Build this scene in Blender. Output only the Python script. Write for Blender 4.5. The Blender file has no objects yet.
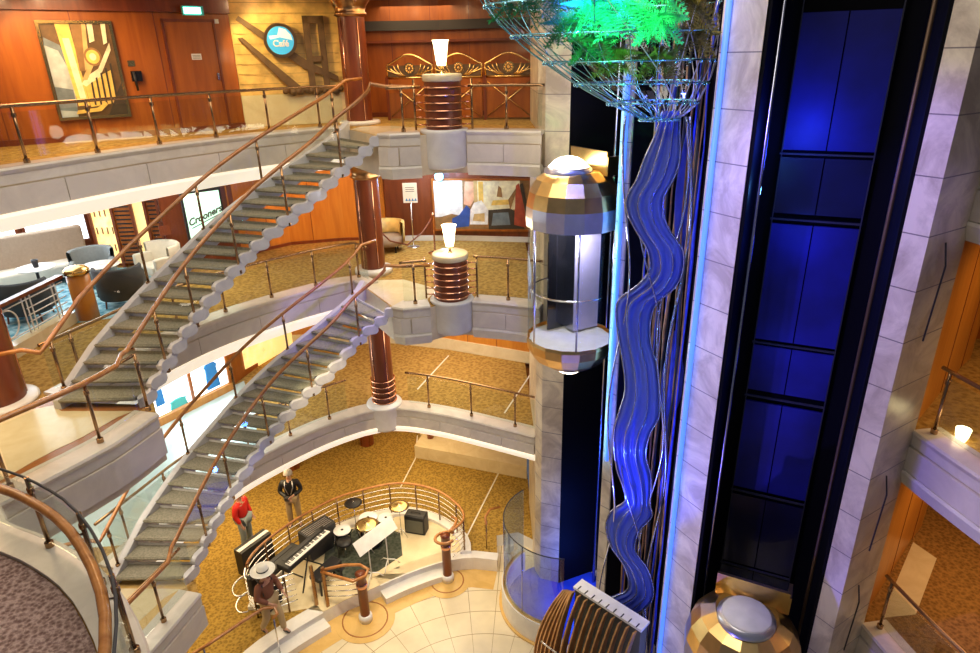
import bpy, bmesh, math, random
from math import sin, cos, pi, radians, hypot, atan2
from mathutils import Vector, Matrix
from mathutils.geometry import tessellate_polygon
random.seed(7)
SC = bpy.context.scene
COL = SC.collection
# ------------------------------------------------------------------ camera
CZ = 11.19
cam_d = bpy.data.cameras.new('camera'); cam = bpy.data.objects.new('camera', cam_d); COL.objects.link(cam)
cam_d.sensor_width = 36; cam_d.lens = 653/980*36; cam_d.clip_start = .05; cam_d.clip_end = 200
_d = Vector((35, 1573.5, 653)).normalized()          # world down seen in camera axes (x right, y down, z forward)
_up = -_d
_F = (Vector((0, 0, 1)) - _up*_up.z).normalized(); _X = _F.cross(_up)
R = Matrix((_X, _F, _up))
cx_, cy_, cz_ = R.col[0], -R.col[1], -R.col[2]
cam.matrix_world = Matrix(((cx_[0], cy_[0], cz_[0], 0), (cx_[1], cy_[1], cz_[1], 0), (cx_[2], cy_[2], cz_[2], CZ), (0, 0, 0, 1)))
SC.camera = cam
# ------------------------------------------------------------------ world and exposure
w = bpy.data.worlds.new('world'); SC.world = w; w.use_nodes = True
w.node_tree.nodes['Background'].inputs[0].default_value = (.55, .6, .75, 1)
w.node_tree.nodes['Background'].inputs[1].default_value = .12
SC.view_settings.view_transform = 'Standard'; SC.view_settings.look = 'None'
SC.view_settings.exposure = 0.35; SC.view_settings.gamma = 1; SC.view_settings.use_curve_mapping = False
SC.cycles.max_bounces = 8; SC.cycles.transparent_max_bounces = 24; SC.cycles.sample_clamp_indirect = 4
SC.cycles.caustics_reflective = False; SC.cycles.caustics_refractive = False

WARM = (1, .66, .34); NEUT = (1, .86, .68); BLUE = (.03, .07, 1); CYAN = (.1, .45, 1)
def area(loc, size, power, color=WARM, aim=(0, 0, -1), sy=None, name='ceiling_light_glow'):
    l = bpy.data.lights.new(name, 'AREA'); l.energy = power; l.color = color; l.size = size
    if sy: l.shape = 'RECTANGLE'; l.size_y = sy
    o = bpy.data.objects.new(name, l); COL.objects.link(o); o.location = loc
    o.rotation_euler = Vector(aim).to_track_quat('-Z', 'Y').to_euler(); return o
def point(loc, power, color=WARM, r=.08, name='lamp_glow'):
    l = bpy.data.lights.new(name, 'POINT'); l.energy = power; l.color = color; l.shadow_soft_size = r
    o = bpy.data.objects.new(name, l); COL.objects.link(o); o.location = loc; return o
def spot(loc, aim, power, color, ang=60, r=.05, name='spot_glow'):
    l = bpy.data.lights.new(name, 'SPOT'); l.energy = power; l.color = color; l.spot_size = radians(ang); l.spot_blend = .5; l.shadow_soft_size = r
    o = bpy.data.objects.new(name, l); COL.objects.link(o); o.location = loc
    o.rotation_euler = (Vector(aim)-Vector(loc)).to_track_quat('-Z', 'Y').to_euler(); return o
S = 3.3; ZD, ZC, ZB, ZA, ZT = 0, 3.3, 6.6, 9.9, 13.2
# atrium: added soft warm fill from an unseen source above
area((-1.5, 6.5, 15.5), 7, 500, (1, .88, .74), name='atrium_fill')
# ceilings of each deck: back zone, left zone, right zone
area((-1.5, 15.2, 12.25), 1.6, 75, WARM, sy=5); area((-6.6, 11.2, 12.25), 1.4, 75, WARM, (.1, .1, -1))
area((-1.5, 15.4, 9.0), 1.6, 110, NEUT, sy=5); area((-6.3, 13.6, 9.0), 2, 60, NEUT)
area((-9.5, 12.5, 9.0), 3, 65, (.92, .95, 1)); area((-7.2, 7.6, 9.0), 2, 60, WARM)
area((-1.2, 15.6, 5.75), 1.8, 130, NEUT, sy=5); area((-7.0, 13.5, 5.75), 2.5, 80, (.85, .95, 1)); area((-6.8, 8.5, 5.75), 2, 60, NEUT)
area((-2.2, 15.6, 2.42), 2.2, 120, (1, .76, .42), sy=7); area((-6.6, 13.5, 2.42), 2.5, 110, (1, .76, .42)); area((-7.5, 9.5, 2.42), 2.5, 70, (1, .76, .42))
area((7.5, 7.2, 9.0), 1.5, 30, (1, .62, .28)); area((7.6, 7.4, 5.75), 1.5, 38, (1, .62, .28))
# spots on the stage and the dance floor
spot((-2.6, 9.0, 9.0), (-2.2, 12.6, 0), 900, (1, .8, .5), 42); spot((0, 7.5, 13), (-.9, 10.6, 0), 1500, (1, .84, .58), 34)
spot((-2.5, 8, 8.8), (-4.7, 10.6, 0), 420, (1, .86, .62), 26)  # added spot brightening the man in the white hat
spot((-4.6, 15.2, 8.9), (-4.6, 17.4, 7.7), 160, (1, .5, .16), 80)  # added orange spot for the glow on deck B's curved wall
# unseen blue and violet spots added to colour niche, piers and stair
spot((.9, 8.4, 12.6), (2.7, 9.6, 5.5), 900, BLUE, 70); spot((1.2, 8.2, 3.0), (2.5, 9.4, 7.0), 500, BLUE, 75)
spot((.6, 5.7, 12.9), (4.6, 6.9, 8.2), 900, (.16, .10, 1), 50); spot((.5, 5.2, 1.2), (4.6, 6.9, 5.6), 450, (.13, .10, 1), 45); spot((2.0, 6.2, 13.0), (2.9, 8.2, 8.5), 160, (.2, .25, 1), 35)
spot((-2.0, 11.0, 9.2), (-3.2, 12.7, 6.0), 230, (.2, .12, 1), 42)
spot((-4.7, 13.3, 12.2), (-4.1, 14.7, 11.0), 120, (1, .72, .3), 90); spot((-7.6, 11.0, 12.2), (-7.3, 12.5, 11.0), 90, (1, .7, .36), 80)  # added warm spots brightening the relief and painting walls

# ------------------------------------------------------------------ materials
M = {}
def base(name):
    m = bpy.data.materials.new(name); m.use_nodes = True; M[name] = m
    return m, m.node_tree.nodes, m.node_tree.links, m.node_tree.nodes['Principled BSDF']
def obj_coord(n, l, scale=(1, 1, 1)):
    g = n.new('ShaderNodeNewGeometry'); mp = n.new('ShaderNodeMapping'); mp.inputs['Scale'].default_value = scale
    l.new(g.outputs['Position'], mp.inputs[0]); return mp.outputs[0]
def plain(name, col, rough=.5, metal=0, emit=None, es=0, coat=0, var=.06, sc=6, alpha=None, bump=0, spec=.5):
    m, n, l, b = base(name)
    b.inputs['Roughness'].default_value = rough; b.inputs['Metallic'].default_value = metal; b.inputs['Coat Weight'].default_value = coat
    b.inputs['Specular IOR Level'].default_value = spec
    v = obj_coord(n, l); no = n.new('ShaderNodeTexNoise'); no.inputs['Scale'].default_value = sc; no.inputs['Detail'].default_value = 4; l.new(v, no.inputs['Vector'])
    r = n.new('ShaderNodeValToRGB'); r.color_ramp.elements[0].position = .3; r.color_ramp.elements[1].position = .7
    r.color_ramp.elements[0].color = [max(0, c*(1-var)) for c in col]+[1]; r.color_ramp.elements[1].color = [min(1, c*(1+var)) for c in col]+[1]
    l.new(no.outputs['Fac'], r.inputs[0]); l.new(r.outputs[0], b.inputs['Base Color'])
    if bump:
        bp = n.new('ShaderNodeBump'); bp.inputs['Strength'].default_value = bump; bp.inputs['Distance'].default_value = .02; l.new(no.outputs['Fac'], bp.inputs['Height']); l.new(bp.outputs[0], b.inputs['Normal'])
    if emit: b.inputs['Emission Color'].default_value = (*emit, 1); b.inputs['Emission Strength'].default_value = es
    return m
def carpet(name, c1, c2, sc=3.2, bump=.6, c3=None):
    m, n, l, b = base(name); b.inputs['Roughness'].default_value = .95; b.inputs['Specular IOR Level'].default_value = .1
    v = obj_coord(n, l)
    w_ = n.new('ShaderNodeTexVoronoi'); w_.inputs['Scale'].default_value = sc*2.2; l.new(v, w_.inputs['Vector'])
    no = n.new('ShaderNodeTexNoise'); no.inputs['Scale'].default_value = sc*3; no.inputs['Detail'].default_value = 6; no.inputs['Distortion'].default_value = 1.5; l.new(v, no.inputs['Vector'])
    mx = n.new('ShaderNodeMath'); mx.operation = 'MULTIPLY'; l.new(w_.outputs['Distance'], mx.inputs[0]); l.new(no.outputs['Fac'], mx.inputs[1])
    r = n.new('ShaderNodeValToRGB'); r.color_ramp.elements[0].position = .08; r.color_ramp.elements[0].color = (*c1, 1); r.color_ramp.elements[1].position = .38; r.color_ramp.elements[1].color = (*c2, 1)
    if c3: e = r.color_ramp.elements.new(.22); e.color = (*c3, 1)
    l.new(mx.outputs[0], r.inputs[0]); l.new(r.outputs[0], b.inputs['Base Color'])
    bp = n.new('ShaderNodeBump'); bp.inputs['Strength'].default_value = bump; bp.inputs['Distance'].default_value = .03; l.new(mx.outputs[0], bp.inputs['Height']); l.new(bp.outputs[0], b.inputs['Normal'])
def marble(name, col, vein, rough=.25, sc=1.6, joint=None, jz=0, amount=.5, jcol=(.22, .18, .16)):
    m, n, l, b = base(name); b.inputs['Roughness'].default_value = rough
    v = obj_coord(n, l)
    no = n.new('ShaderNodeTexNoise'); no.inputs['Scale'].default_value = sc; no.inputs['Detail'].default_value = 9; no.inputs['Distortion'].default_value = 1.2; no.inputs['Roughness'].default_value = .65; l.new(v, no.inputs['Vector'])
    r = n.new('ShaderNodeValToRGB'); e = r.color_ramp.elements; e[0].position = .38; e[0].color = (*vein, 1); e[1].position = .62; e[1].color = (*col, 1)
    l.new(no.outputs['Fac'], r.inputs[0]); out = r.outputs[0]
    mixb = n.new('ShaderNodeMix'); mixb.data_type = 'RGBA'; mixb.inputs[0].default_value = amount; mixb.inputs[6].default_value = (*col, 1); l.new(out, mixb.inputs[7]); out = mixb.outputs[2]
    if joint:
        sx = n.new('ShaderNodeSeparateXYZ'); l.new(v, sx.inputs[0])
        a = n.new('ShaderNodeMath'); a.operation = 'MULTIPLY_ADD'; a.inputs[1].default_value = 1/joint; a.inputs[2].default_value = 50.0+jz; l.new(sx.outputs[2], a.inputs[0])
        f = n.new('ShaderNodeMath'); f.operation = 'FRACT'; l.new(a.outputs[0], f.inputs[0])
        c = n.new('ShaderNodeMath'); c.operation = 'LESS_THAN'; c.inputs[1].default_value = .022; l.new(f.outputs[0], c.inputs[0])
        mj = n.new('ShaderNodeMix'); mj.data_type = 'RGBA'; mj.inputs[7].default_value = (*jcol, 1); l.new(c.outputs[0], mj.inputs[0]); l.new(out, mj.inputs[6]); out = mj.outputs[2]
    l.new(out, b.inputs['Base Color']); return m
def radial_marble(name, c, col, jcol, dr=.62, n_ang=34):
    m, n, l, b = base(name); b.inputs['Roughness'].default_value = .22
    v = obj_coord(n, l); s = n.new('ShaderNodeVectorMath'); s.operation = 'SUBTRACT'; s.inputs[1].default_value = (c[0], c[1], 0); l.new(v, s.inputs[0])
    sx = n.new('ShaderNodeSeparateXYZ'); l.new(s.outputs[0], sx.inputs[0])
    at = n.new('ShaderNodeMath'); at.operation = 'ARCTAN2'; l.new(sx.outputs[1], at.inputs[0]); l.new(sx.outputs[0], at.inputs[1])
    cb = n.new('ShaderNodeCombineXYZ'); l.new(sx.outputs[0], cb.inputs[0]); l.new(sx.outputs[1], cb.inputs[1])
    ln = n.new('ShaderNodeVectorMath'); ln.operation = 'LENGTH'; l.new(cb.outputs[0], ln.inputs[0])
    def frac(sock, mul, thr):
        a = n.new('ShaderNodeMath'); a.operation = 'MULTIPLY_ADD'; a.inputs[1].default_value = mul; a.inputs[2].default_value = 40; l.new(sock, a.inputs[0])
        f = n.new('ShaderNodeMath'); f.operation = 'FRACT'; l.new(a.outputs[0], f.inputs[0])
        c_ = n.new('ShaderNodeMath'); c_.operation = 'LESS_THAN'; c_.inputs[1].default_value = thr; l.new(f.outputs[0], c_.inputs[0]); return c_.outputs[0]
    f1 = frac(at.outputs[0], n_ang/(2*pi), .02); f2 = frac(ln.outputs['Value'], 1/dr, .025)
    mx = n.new('ShaderNodeMath'); mx.operation = 'MAXIMUM'; l.new(f1, mx.inputs[0]); l.new(f2, mx.inputs[1])
    no = n.new('ShaderNodeTexNoise'); no.inputs['Scale'].default_value = 1.4; no.inputs['Detail'].default_value = 8; l.new(v, no.inputs['Vector'])
    r = n.new('ShaderNodeValToRGB'); r.color_ramp.elements[0].position = .35; r.color_ramp.elements[1].position = .65
    r.color_ramp.elements[0].color = [q*.82 for q in col]+[1]; r.color_ramp.elements[1].color = (*col, 1); l.new(no.outputs['Fac'], r.inputs[0])
    mj = n.new('ShaderNodeMix'); mj.data_type = 'RGBA'; mj.inputs[7].default_value = (*jcol, 1); l.new(mx.outputs[0], mj.inputs[0]); l.new(r.outputs[0], mj.inputs[6]); l.new(mj.outputs[2], b.inputs['Base Color'])
def wood(name, c1, c2, rough=.35, sc=2.5, coat=.12, stretch=(3, 3, .35)):
    m, n, l, b = base(name); b.inputs['Roughness'].default_value = rough; b.inputs['Coat Weight'].default_value = coat; b.inputs['Coat Roughness'].default_value = .12
    v = obj_coord(n, l, stretch); no = n.new('ShaderNodeTexNoise'); no.inputs['Scale'].default_value = sc; no.inputs['Detail'].default_value = 8; no.inputs['Distortion'].default_value = .6; l.new(v, no.inputs['Vector'])
    r = n.new('ShaderNodeValToRGB'); r.color_ramp.elements[0].position = .3; r.color_ramp.elements[0].color = (*c1, 1); r.color_ramp.elements[1].position = .7; r.color_ramp.elements[1].color = (*c2, 1)
    l.new(no.outputs['Fac'], r.inputs[0]); l.new(r.outputs[0], b.inputs['Base Color'])
def glass(name, tint=(.93, .97, .96), refl=.07, rough=.02):
    m, n, l, b = base(name); n.remove(b)
    t = n.new('ShaderNodeBsdfTransparent'); t.inputs[0].default_value = (*tint, 1)
    g = n.new('ShaderNodeBsdfGlossy'); g.inputs['Roughness'].default_value = rough
    lw = n.new('ShaderNodeLayerWeight'); lw.inputs[0].default_value = .25
    mr = n.new('ShaderNodeMapRange'); mr.inputs['To Min'].default_value = refl; mr.inputs['To Max'].default_value = .3; l.new(lw.outputs['Fresnel'], mr.inputs[0])
    mx = n.new('ShaderNodeMixShader'); l.new(mr.outputs[0], mx.inputs[0]); l.new(t.outputs[0], mx.inputs[1]); l.new(g.outputs[0], mx.inputs[2])
    l.new(mx.outputs[0], n['Material Output'].inputs[0])
def frosted(name, col, alpha=.5, rough=.25, trans=(.5, .6, 1)):
    m, n, l, b = base(name); b.inputs['Base Color'].default_value = (*col, 1); b.inputs['Roughness'].default_value = rough
    t = n.new('ShaderNodeBsdfTransparent'); t.inputs[0].default_value = (*trans, 1); mx = n.new('ShaderNodeMixShader'); mx.inputs[0].default_value = alpha
    no = n.new('ShaderNodeTexNoise'); no.inputs['Scale'].default_value = 14; v = obj_coord(n, l, (1, 1, .15)); l.new(v, no.inputs['Vector'])
    bp = n.new('ShaderNodeBump'); bp.inputs['Strength'].default_value = .35; l.new(no.outputs['Fac'], bp.inputs['Height']); l.new(bp.outputs[0], b.inputs['Normal'])
    l.new(t.outputs[0], mx.inputs[1]); l.new(b.outputs[0], mx.inputs[2]); l.new(mx.outputs[0], n['Material Output'].inputs[0])

carpet('carpet_gold', (.27, .15, .035), (.46, .28, .075), 5, .8); carpet('carpet_amber', (.22, .13, .025), (.44, .275, .06), 7.5, 1)
carpet('carpet_plum', (.17, .10, .085), (.50, .36, .31), 10, .8, (.30, .20, .17)); carpet('carpet_brown', (.19, .095, .025), (.38, .20, .055), 7.5)
carpet('rug_blue', (.08, .28, .38), (.5, .72, .78), 2.5, .3); carpet('rug_green', (.045, .055, .04), (.10, .11, .085), 5, .2)
carpet('carpet_grey', (.24, .22, .155), (.34, .31, .23), 14, .1)
marble('marble_fascia', (.74, .66, .56), (.56, .49, .42), .3, 1.4); marble('marble_ledge', (.74, .67, .56), (.56, .49, .40), .25, 2)
marble('marble_pier', (.78, .68, .50), (.50, .41, .30), .3, 1.5, .62, 0, 1); marble('marble_cream', (.78, .66, .42), (.62, .48, .26), .2, 1.8)
marble('marble_gold', (.72, .47, .16), (.55, .33, .09), .2, 2.2); marble('marble_white', (.80, .78, .74), (.66, .62, .58), .25, 2)
marble('marble_brown', (.42, .17, .05), (.30, .10, .03), .2, 3); marble('marble_pale', (.60, .72, .70), (.42, .58, .56), .2, 1.2)
marble('marble_stair', (.66, .64, .63), (.48, .47, .48), .25, 2.5)
radial_marble('marble_dance', (-.3, 8.0), (.80, .69, .47), (.36, .26, .14))
wood('wood_orange', (.28, .068, .007), (.42, .12, .012)); wood('wood_amber', (.50, .17, .02), (.64, .26, .035)); wood('wood_dark', (.14, .028, .010), (.24, .055, .015))
wood('wood_maroon', (.13, .026, .008), (.21, .048, .012)); wood('wood_rail', (.32, .12, .03), (.52, .22, .06), .22)
plain('bronze', (.42, .24, .11), .28, 1); plain('bronze_dull', (.10, .06, .035), .5, .6); plain('copper', (.72, .36, .22), .2, 1); plain('brass', (.85, .58, .22), .2, 1); plain('gold_panel', (.80, .54, .20), .28, 1, var=.15, sc=3)
plain('chrome', (.75, .76, .80), .12, 1); plain('steel_blue', (.45, .47, .60), .22, 1); plain('rail_bronze', (.36, .22, .11), .25, .9)
plain('black', (.008, .008, .01), .5); plain('black_gloss', (.01, .01, .013), .12, coat=.4); plain('shaft_black', (.004, .004, .006), .7, spec=.1); plain('charcoal', (.035, .035, .038), .6)
plain('white', (.82, .81, .78), .45); plain('cream_paint', (.80, .74, .62), .5); plain('ceiling_cream', (.72, .60, .42), .6); plain('white_cloth', (.75, .74, .7), .9)
plain('fabric_taupe', (.36, .27, .20), .9, bump=.2, sc=20); plain('fabric_grey', (.20, .22, .22), .9, bump=.2, sc=20); plain('fabric_cream', (.66, .60, .50), .9); plain('fabric_dark', (.055, .06, .065), .9)
plain('red_cloth', (.62, .015, .01), .75, bump=.3, sc=9); plain('skin', (.55, .30, .20), .55); plain('hair_grey', (.45, .42, .38), .8); plain('hair_brown', (.09, .05, .03), .8)
plain('khaki', (.42, .31, .17), .85); plain('shirt_brown', (.20, .075, .045), .85, bump=.2, sc=12); plain('jeans', (.30, .36, .38), .85); plain('straw', (.92, .90, .82), .8); plain('shoe', (.05, .045, .04), .5)
plain('lamp_white', (1, .93, .75), .4, emit=(1, .78, .42), es=6); plain('bulb', (1, .95, .85), .4, emit=(1, .86, .62), es=9); plain('blue_bulb', (.3, .7, 1), .4, emit=(.10, .45, 1), es=14)
plain('exit_green', (.5, 1, .85), .4, emit=(.35, 1, .8), es=2.6); plain('window_day', (1, 1, 1), .4, emit=(.80, .90, 1), es=3.2); plain('screen_mint', (.8, 1, .92), .4, emit=(.50, 1, .74), es=.72)
plain('shop_window', (1, 1, 1), .4, emit=(.95, .98, 1), es=1.8, var=.02); plain('shelf_lit', (1, .8, .4), .4, emit=(1, .62, .2), es=.9, var=.5, sc=5)
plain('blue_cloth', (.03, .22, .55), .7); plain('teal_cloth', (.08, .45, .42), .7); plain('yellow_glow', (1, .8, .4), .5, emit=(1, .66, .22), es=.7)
plain('blue_edge_glow', (.1, .22, .8), .4, emit=(.06, .18, 1), es=1.1); plain('badge_blue', (.06, .42, .75), .35, emit=(.05, .40, .75), es=.35); plain('badge_pale', (.6, .85, .9), .35, emit=(.4, .7, .8), es=.3)
plain('cyan_metal', (.35, .80, .95), .15, 1); plain('leaf_green', (.015, .20, .05), .5, var=.4, sc=8); plain('leaf_bright', (.05, .75, .32), .45, var=.3, sc=10); plain('leaf_olive', (.14, .12, .015), .6, var=.3)
plain('relief_gold', (.70, .45, .13), .45, var=.3, sc=4, bump=.2); plain('relief_brown', (.13, .07, .025), .6, var=.3)
plain('drum_white', (.78, .77, .74), .4); plain('cymbal', (.78, .60, .25), .22, .9); plain('amp_grille', (.12, .12, .09), .8); plain('silver', (.6, .6, .62), .3, .8)
plain('shaft_panel', (.008, .010, .17), .55, var=.6, sc=.8); plain('cove_glow', (.9, .85, .75), .5, emit=(1, .86, .66), es=.55, var=.02); plain('shaft_panel_dark', (.002, .003, .035), .4, var=.5, sc=1.5, coat=.3)  # cove surfaces: lit brightness put in as emission
plain('bamboo', (.55, .30, .14), .35, .5, var=.4); plain('blue_plastic', (.04, .08, .9), .3, var=.3); plain('perforated', (.10, .14, .75), .3, .4); plain('lavender', (.62, .56, .86), .35)
plain('fin_bronze', (.60, .32, .12), .3, .35, var=.25); plain('paper', (.80, .78, .74), .6); plain('pit_blue', (.02, .06, .45), .35, var=.4, sc=1.5); plain('plaster_pink', (.55, .30, .24), .7); plain('sea', (.10, .16, .20), .6, var=.3)
glass('glass', refl=.015); glass('glass_blue', (.80, .88, 1), .10); glass('glass_tea', (.96, .93, .86), .06)
frosted('ribbon_glass', (.16, .22, .66), .55, .10); frosted('white_glass', (.75, .76, .95), .75, .3, (.8, .8, 1))

# ------------------------------------------------------------------ mesh builder
class MB:
    def __init__(s): s.v = []; s.f = []; s.sm = []; s.mi = []; s.m = 0
    def add(s, vs, fs, smooth=False):
        o = len(s.v); s.v += [Vector(v) for v in vs]
        for f in fs: s.f.append([i+o for i in f]); s.sm.append(smooth); s.mi.append(s.m)
        return s
    def box(s, c, sz, rz=0, rx=0, ry=0):
        x, y, z = [q/2 for q in sz]; Mx = Matrix.Rotation(rz, 3, 'Z') @ Matrix.Rotation(ry, 3, 'Y') @ Matrix.Rotation(rx, 3, 'X'); c = Vector(c)
        vs = [c+Mx @ Vector((a*x, b*y, d*z)) for d in (-1, 1) for a, b in ((-1, -1), (1, -1), (1, 1), (-1, 1))]
        return s.add(vs, [(3, 2, 1, 0), (4, 5, 6, 7), (0, 1, 5, 4), (1, 2, 6, 5), (2, 3, 7, 6), (3, 0, 4, 7)])
    def rbox(s, c, sz, r=.03, rz=0):                       # box with rounded vertical and top edges
        pts = []
        for (sx, sy, a0) in ((1, 1, 0), (-1, 1, 90), (-1, -1, 180), (1, -1, 270)):
            for k in range(4):
                a = radians(a0+k*30); pts.append((sx*(sz[0]/2-r)+r*cos(a), sy*(sz[1]/2-r)+r*sin(a)))
        rings = []
        for t in (0, .3, .7, 1): rings.append((r*(1-cos(t*pi/2)), sz[2]/2-r+r*sin(t*pi/2)))
        zs = [(0, -sz[2]/2)]+rings; vs = []; n = len(pts); Rz = Matrix.Rotation(rz, 3, 'Z'); c = Vector(c)
        for ins, z in zs:
            k = 1-ins/max(sz[0], sz[1])*2
            for x, y in pts: vs.append(c+Rz @ Vector((x*(1-2*ins/sz[0]), y*(1-2*ins/sz[1]), z)))
        fs = [tuple(range(n-1, -1, -1))]
        for j in range(len(zs)-1): fs += [(j*n+i, j*n+(i+1) % n, (j+1)*n+(i+1) % n, (j+1)*n+i) for i in range(n)]
        fs.append(tuple(range((len(zs)-1)*n, len(zs)*n))); return s.add(vs, fs)
    def tube(s, pts, r, seg=8, closed=False, caps=True):
        pts = [Vector(p) for p in pts]; n = len(pts); rr = r if isinstance(r, (list, tuple)) else [r]*n; vs = []
        prev = None
        for i, p in enumerate(pts):
            a = pts[(i-1) % n] if (closed or i > 0) else p; b = pts[(i+1) % n] if (closed or i < n-1) else p
            t = (b-a); t = t.normalized() if t.length > 1e-9 else Vector((0, 0, 1))
            if prev is None:
                u = Vector((0, 0, 1)).cross(t)
                if u.length < .1: u = Vector((1, 0, 0)).cross(t)
            else: u = prev-t*prev.dot(t)
            u.normalize(); prev = u; q = t.cross(u)
            for k in range(seg):
                an = 2*pi*k/seg; vs.append(p+(u*cos(an)+q*sin(an))*rr[i])
        fs = []
        for i in range(n if closed else n-1):
            j = (i+1) % n
            fs += [(i*seg+k, i*seg+(k+1) % seg, j*seg+(k+1) % seg, j*seg+k) for k in range(seg)]
        s.add(vs, fs, True)
        if caps and not closed: s.f += [[len(s.v)-len(vs)+k for k in range(seg-1, -1, -1)], [len(s.v)-seg+k for k in range(seg)]]; s.sm += [False]*2; s.mi += [s.m]*2
        return s
    def lathe(s, prof, c, seg=24, smooth=True, a0=0, a1=2*pi, sx=1, sy=1):
        c = Vector(c); full = abs(a1-a0-2*pi) < 1e-6; ns = seg if full else seg+1; vs = []; fs = []
        for r, z in prof:
            for k in range(ns):
                a = a0+(a1-a0)*k/seg; vs.append(c+Vector((r*cos(a)*sx, r*sin(a)*sy, z)))
        for j in range(len(prof)-1):
            for k in range(seg):
                k2 = (k+1) % ns; fs.append((j*ns+k, j*ns+k2, (j+1)*ns+k2, (j+1)*ns+k))
        return s.add(vs, fs, smooth)
    def cyl(s, c, r, h, seg=20, r2=None): r2 = r if r2 is None else r2; return s.lathe([(.0001, 0), (r, 0), (r, .0001), (r2, h-.0001), (r2, h), (.0001, h)], c, seg)
    def ball(s, c, r, seg=16, sz=1): return s.lathe([(max(.0001, r*cos(a)), r*sz*sin(a)) for a in [pi*(-.5+i/10) for i in range(11)]], c, seg)
    def prism(s, poly, z0, z1, mtop=None):
        n = len(poly); vs = [(*p[:2], z0) for p in poly]+[(*p[:2], z1) for p in poly]
        tri = tessellate_polygon([[Vector((*p[:2], 0)) for p in poly]])
        area2 = sum(poly[i][0]*poly[(i+1) % n][1]-poly[(i+1) % n][0]*poly[i][1] for i in range(n))
        def nz(t): a, b, c = [Vector(poly[i][:2]) for i in t]; return (b-a).cross(c-a)
        up = [t if nz(t) > 0 else t[::-1] for t in tri]
        s.add(vs, [tuple(i for i in t[::-1]) for t in up]+[((i+1) % n, i, i+n, (i+1) % n+n) if area2 < 0 else (i, (i+1) % n, (i+1) % n+n, i+n) for i in range(n)])
        if mtop is not None: om = s.m; s.m = mtop
        s.add([vs[i+n] for i in range(n)], [tuple(t) for t in up])
        if mtop is not None: s.m = om
        return s
    def plate(s, poly3, nrm, th):                            # flat polygon in 3D extruded along nrm
        nrm = Vector(nrm).normalized()*th; p = [Vector(q) for q in poly3]; n = len(p); tri = tessellate_polygon([p])
        return s.add(p+[q+nrm for q in p], [tuple(t) for t in tri]+[tuple(i+n for i in t[::-1]) for t in tri]+[(i, (i+1) % n, (i+1) % n+n, i+n) for i in range(n)])
    def sweep(s, path, prof, closed_prof=True, smooth=False, gap=0):   # path 2D (or 3D), prof [(d,z)], d to the left of travel
        path = [Vector((*p, 0)) if len(p) == 2 else Vector(p) for p in path]; n = len(path); m = len(prof); vs = []
        for i, p in enumerate(path):
            t1 = (path[min(i+1, n-1)]-path[max(i-1, 0)]); t1.z = 0; t1.normalize(); nl = Vector((-t1.y, t1.x, 0))
            for d, z in prof: vs.append(p+nl*d+Vector((0, 0, z)))
        mm = m if closed_prof else m-1; fs = []
        for i in range(n-1):
            for k in range(mm): k2 = (k+1) % m; fs.append((i*m+k, i*m+k2, (i+1)*m+k2, (i+1)*m+k))
        if closed_prof: fs += [tuple(range(m)), tuple((n-1)*m+k for k in range(m-1, -1, -1))]
        return s.add(vs, fs, smooth)
    def build(s, name, mats, parent=None, world=True, fix=True):
        me = bpy.data.meshes.new(name); o = bpy.data.objects.new(name, me); COL.objects.link(o)
        off = Vector((0, 0, 0))
        if parent is None and world and s.v:
            lo = [min(v[i] for v in s.v) for i in range(3)]; hi = [max(v[i] for v in s.v) for i in range(3)]
            off = Vector(((lo[0]+hi[0])/2, (lo[1]+hi[1])/2, lo[2])); o.location = off
        elif parent is not None:
            o.parent = parent
            if world:
                q = parent
                while q: off += q.location; q = q.parent
        me.from_pydata([v-off for v in s.v], [], s.f)
        for m in (mats if isinstance(mats, (list, tuple)) else [mats]): me.materials.append(M[m] if isinstance(m, str) else m)
        for p, sm, mi in zip(me.polygons, s.sm, s.mi): p.use_smooth = sm; p.material_index = mi
        if fix:
            bm = bmesh.new(); bm.from_mesh(me); bmesh.ops.recalc_face_normals(bm, faces=bm.faces); bm.to_mesh(me); bm.free()
        me.update(); return o
def tag(o, label=None, cat=None, group=None, kind=None):
    if label: o['label'] = label
    if cat: o['category'] = cat
    if group: o['group'] = group
    if kind: o['kind'] = kind
    return o
def thing(name, label, cat, loc=(0, 0, 0), rz=0, group=None):
    o = bpy.data.objects.new(name, None); COL.objects.link(o); o.location = loc; o.rotation_euler = (0, 0, rz); return tag(o, label, cat, group)
_kids = {}
def dup(root, loc, rz=0, label=None):
    r = root.copy(); COL.objects.link(r); r.location = loc; r.rotation_euler = (0, 0, rz)
    if label: r['label'] = label
    allo = list(bpy.data.objects)
    for ch in [o for o in allo if o.parent == root]:
        c = ch.copy(); COL.objects.link(c); c.parent = r
        for g in [o for o in allo if o.parent == ch]: d = g.copy(); COL.objects.link(d); d.parent = c
    return r
def cat_rom(pts, step=.25):
    P = [Vector(p) for p in pts]; out = []
    for i in range(len(P)-1):
        p0 = P[i-1] if i else P[0]*2-P[1]; p1, p2 = P[i], P[i+1]; p3 = P[i+2] if i+2 < len(P) else P[-1]*2-P[-2]
        n = max(1, int((p2-p1).length/step))
        for k in range(n):
            t = k/n; out.append(.5*((2*p1)+(p2-p0)*t+(2*p0-5*p1+4*p2-p3)*t*t+(3*p1-p0-3*p2+p3)*t**3))
    out.append(P[-1]); return out
def lerp(a, b, t): return a+(b-a)*t
def path_at(path, s):                                       # point and tangent at arc length s
    acc = 0
    for i in range(len(path)-1):
        L = (path[i+1]-path[i]).length
        if acc+L >= s or i == len(path)-2:
            t = (s-acc)/L if L else 0; return path[i].lerp(path[i+1], t), (path[i+1]-path[i]).normalized()
        acc += L
def plen(path): return sum((path[i+1]-path[i]).length for i in range(len(path)-1))
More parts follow.
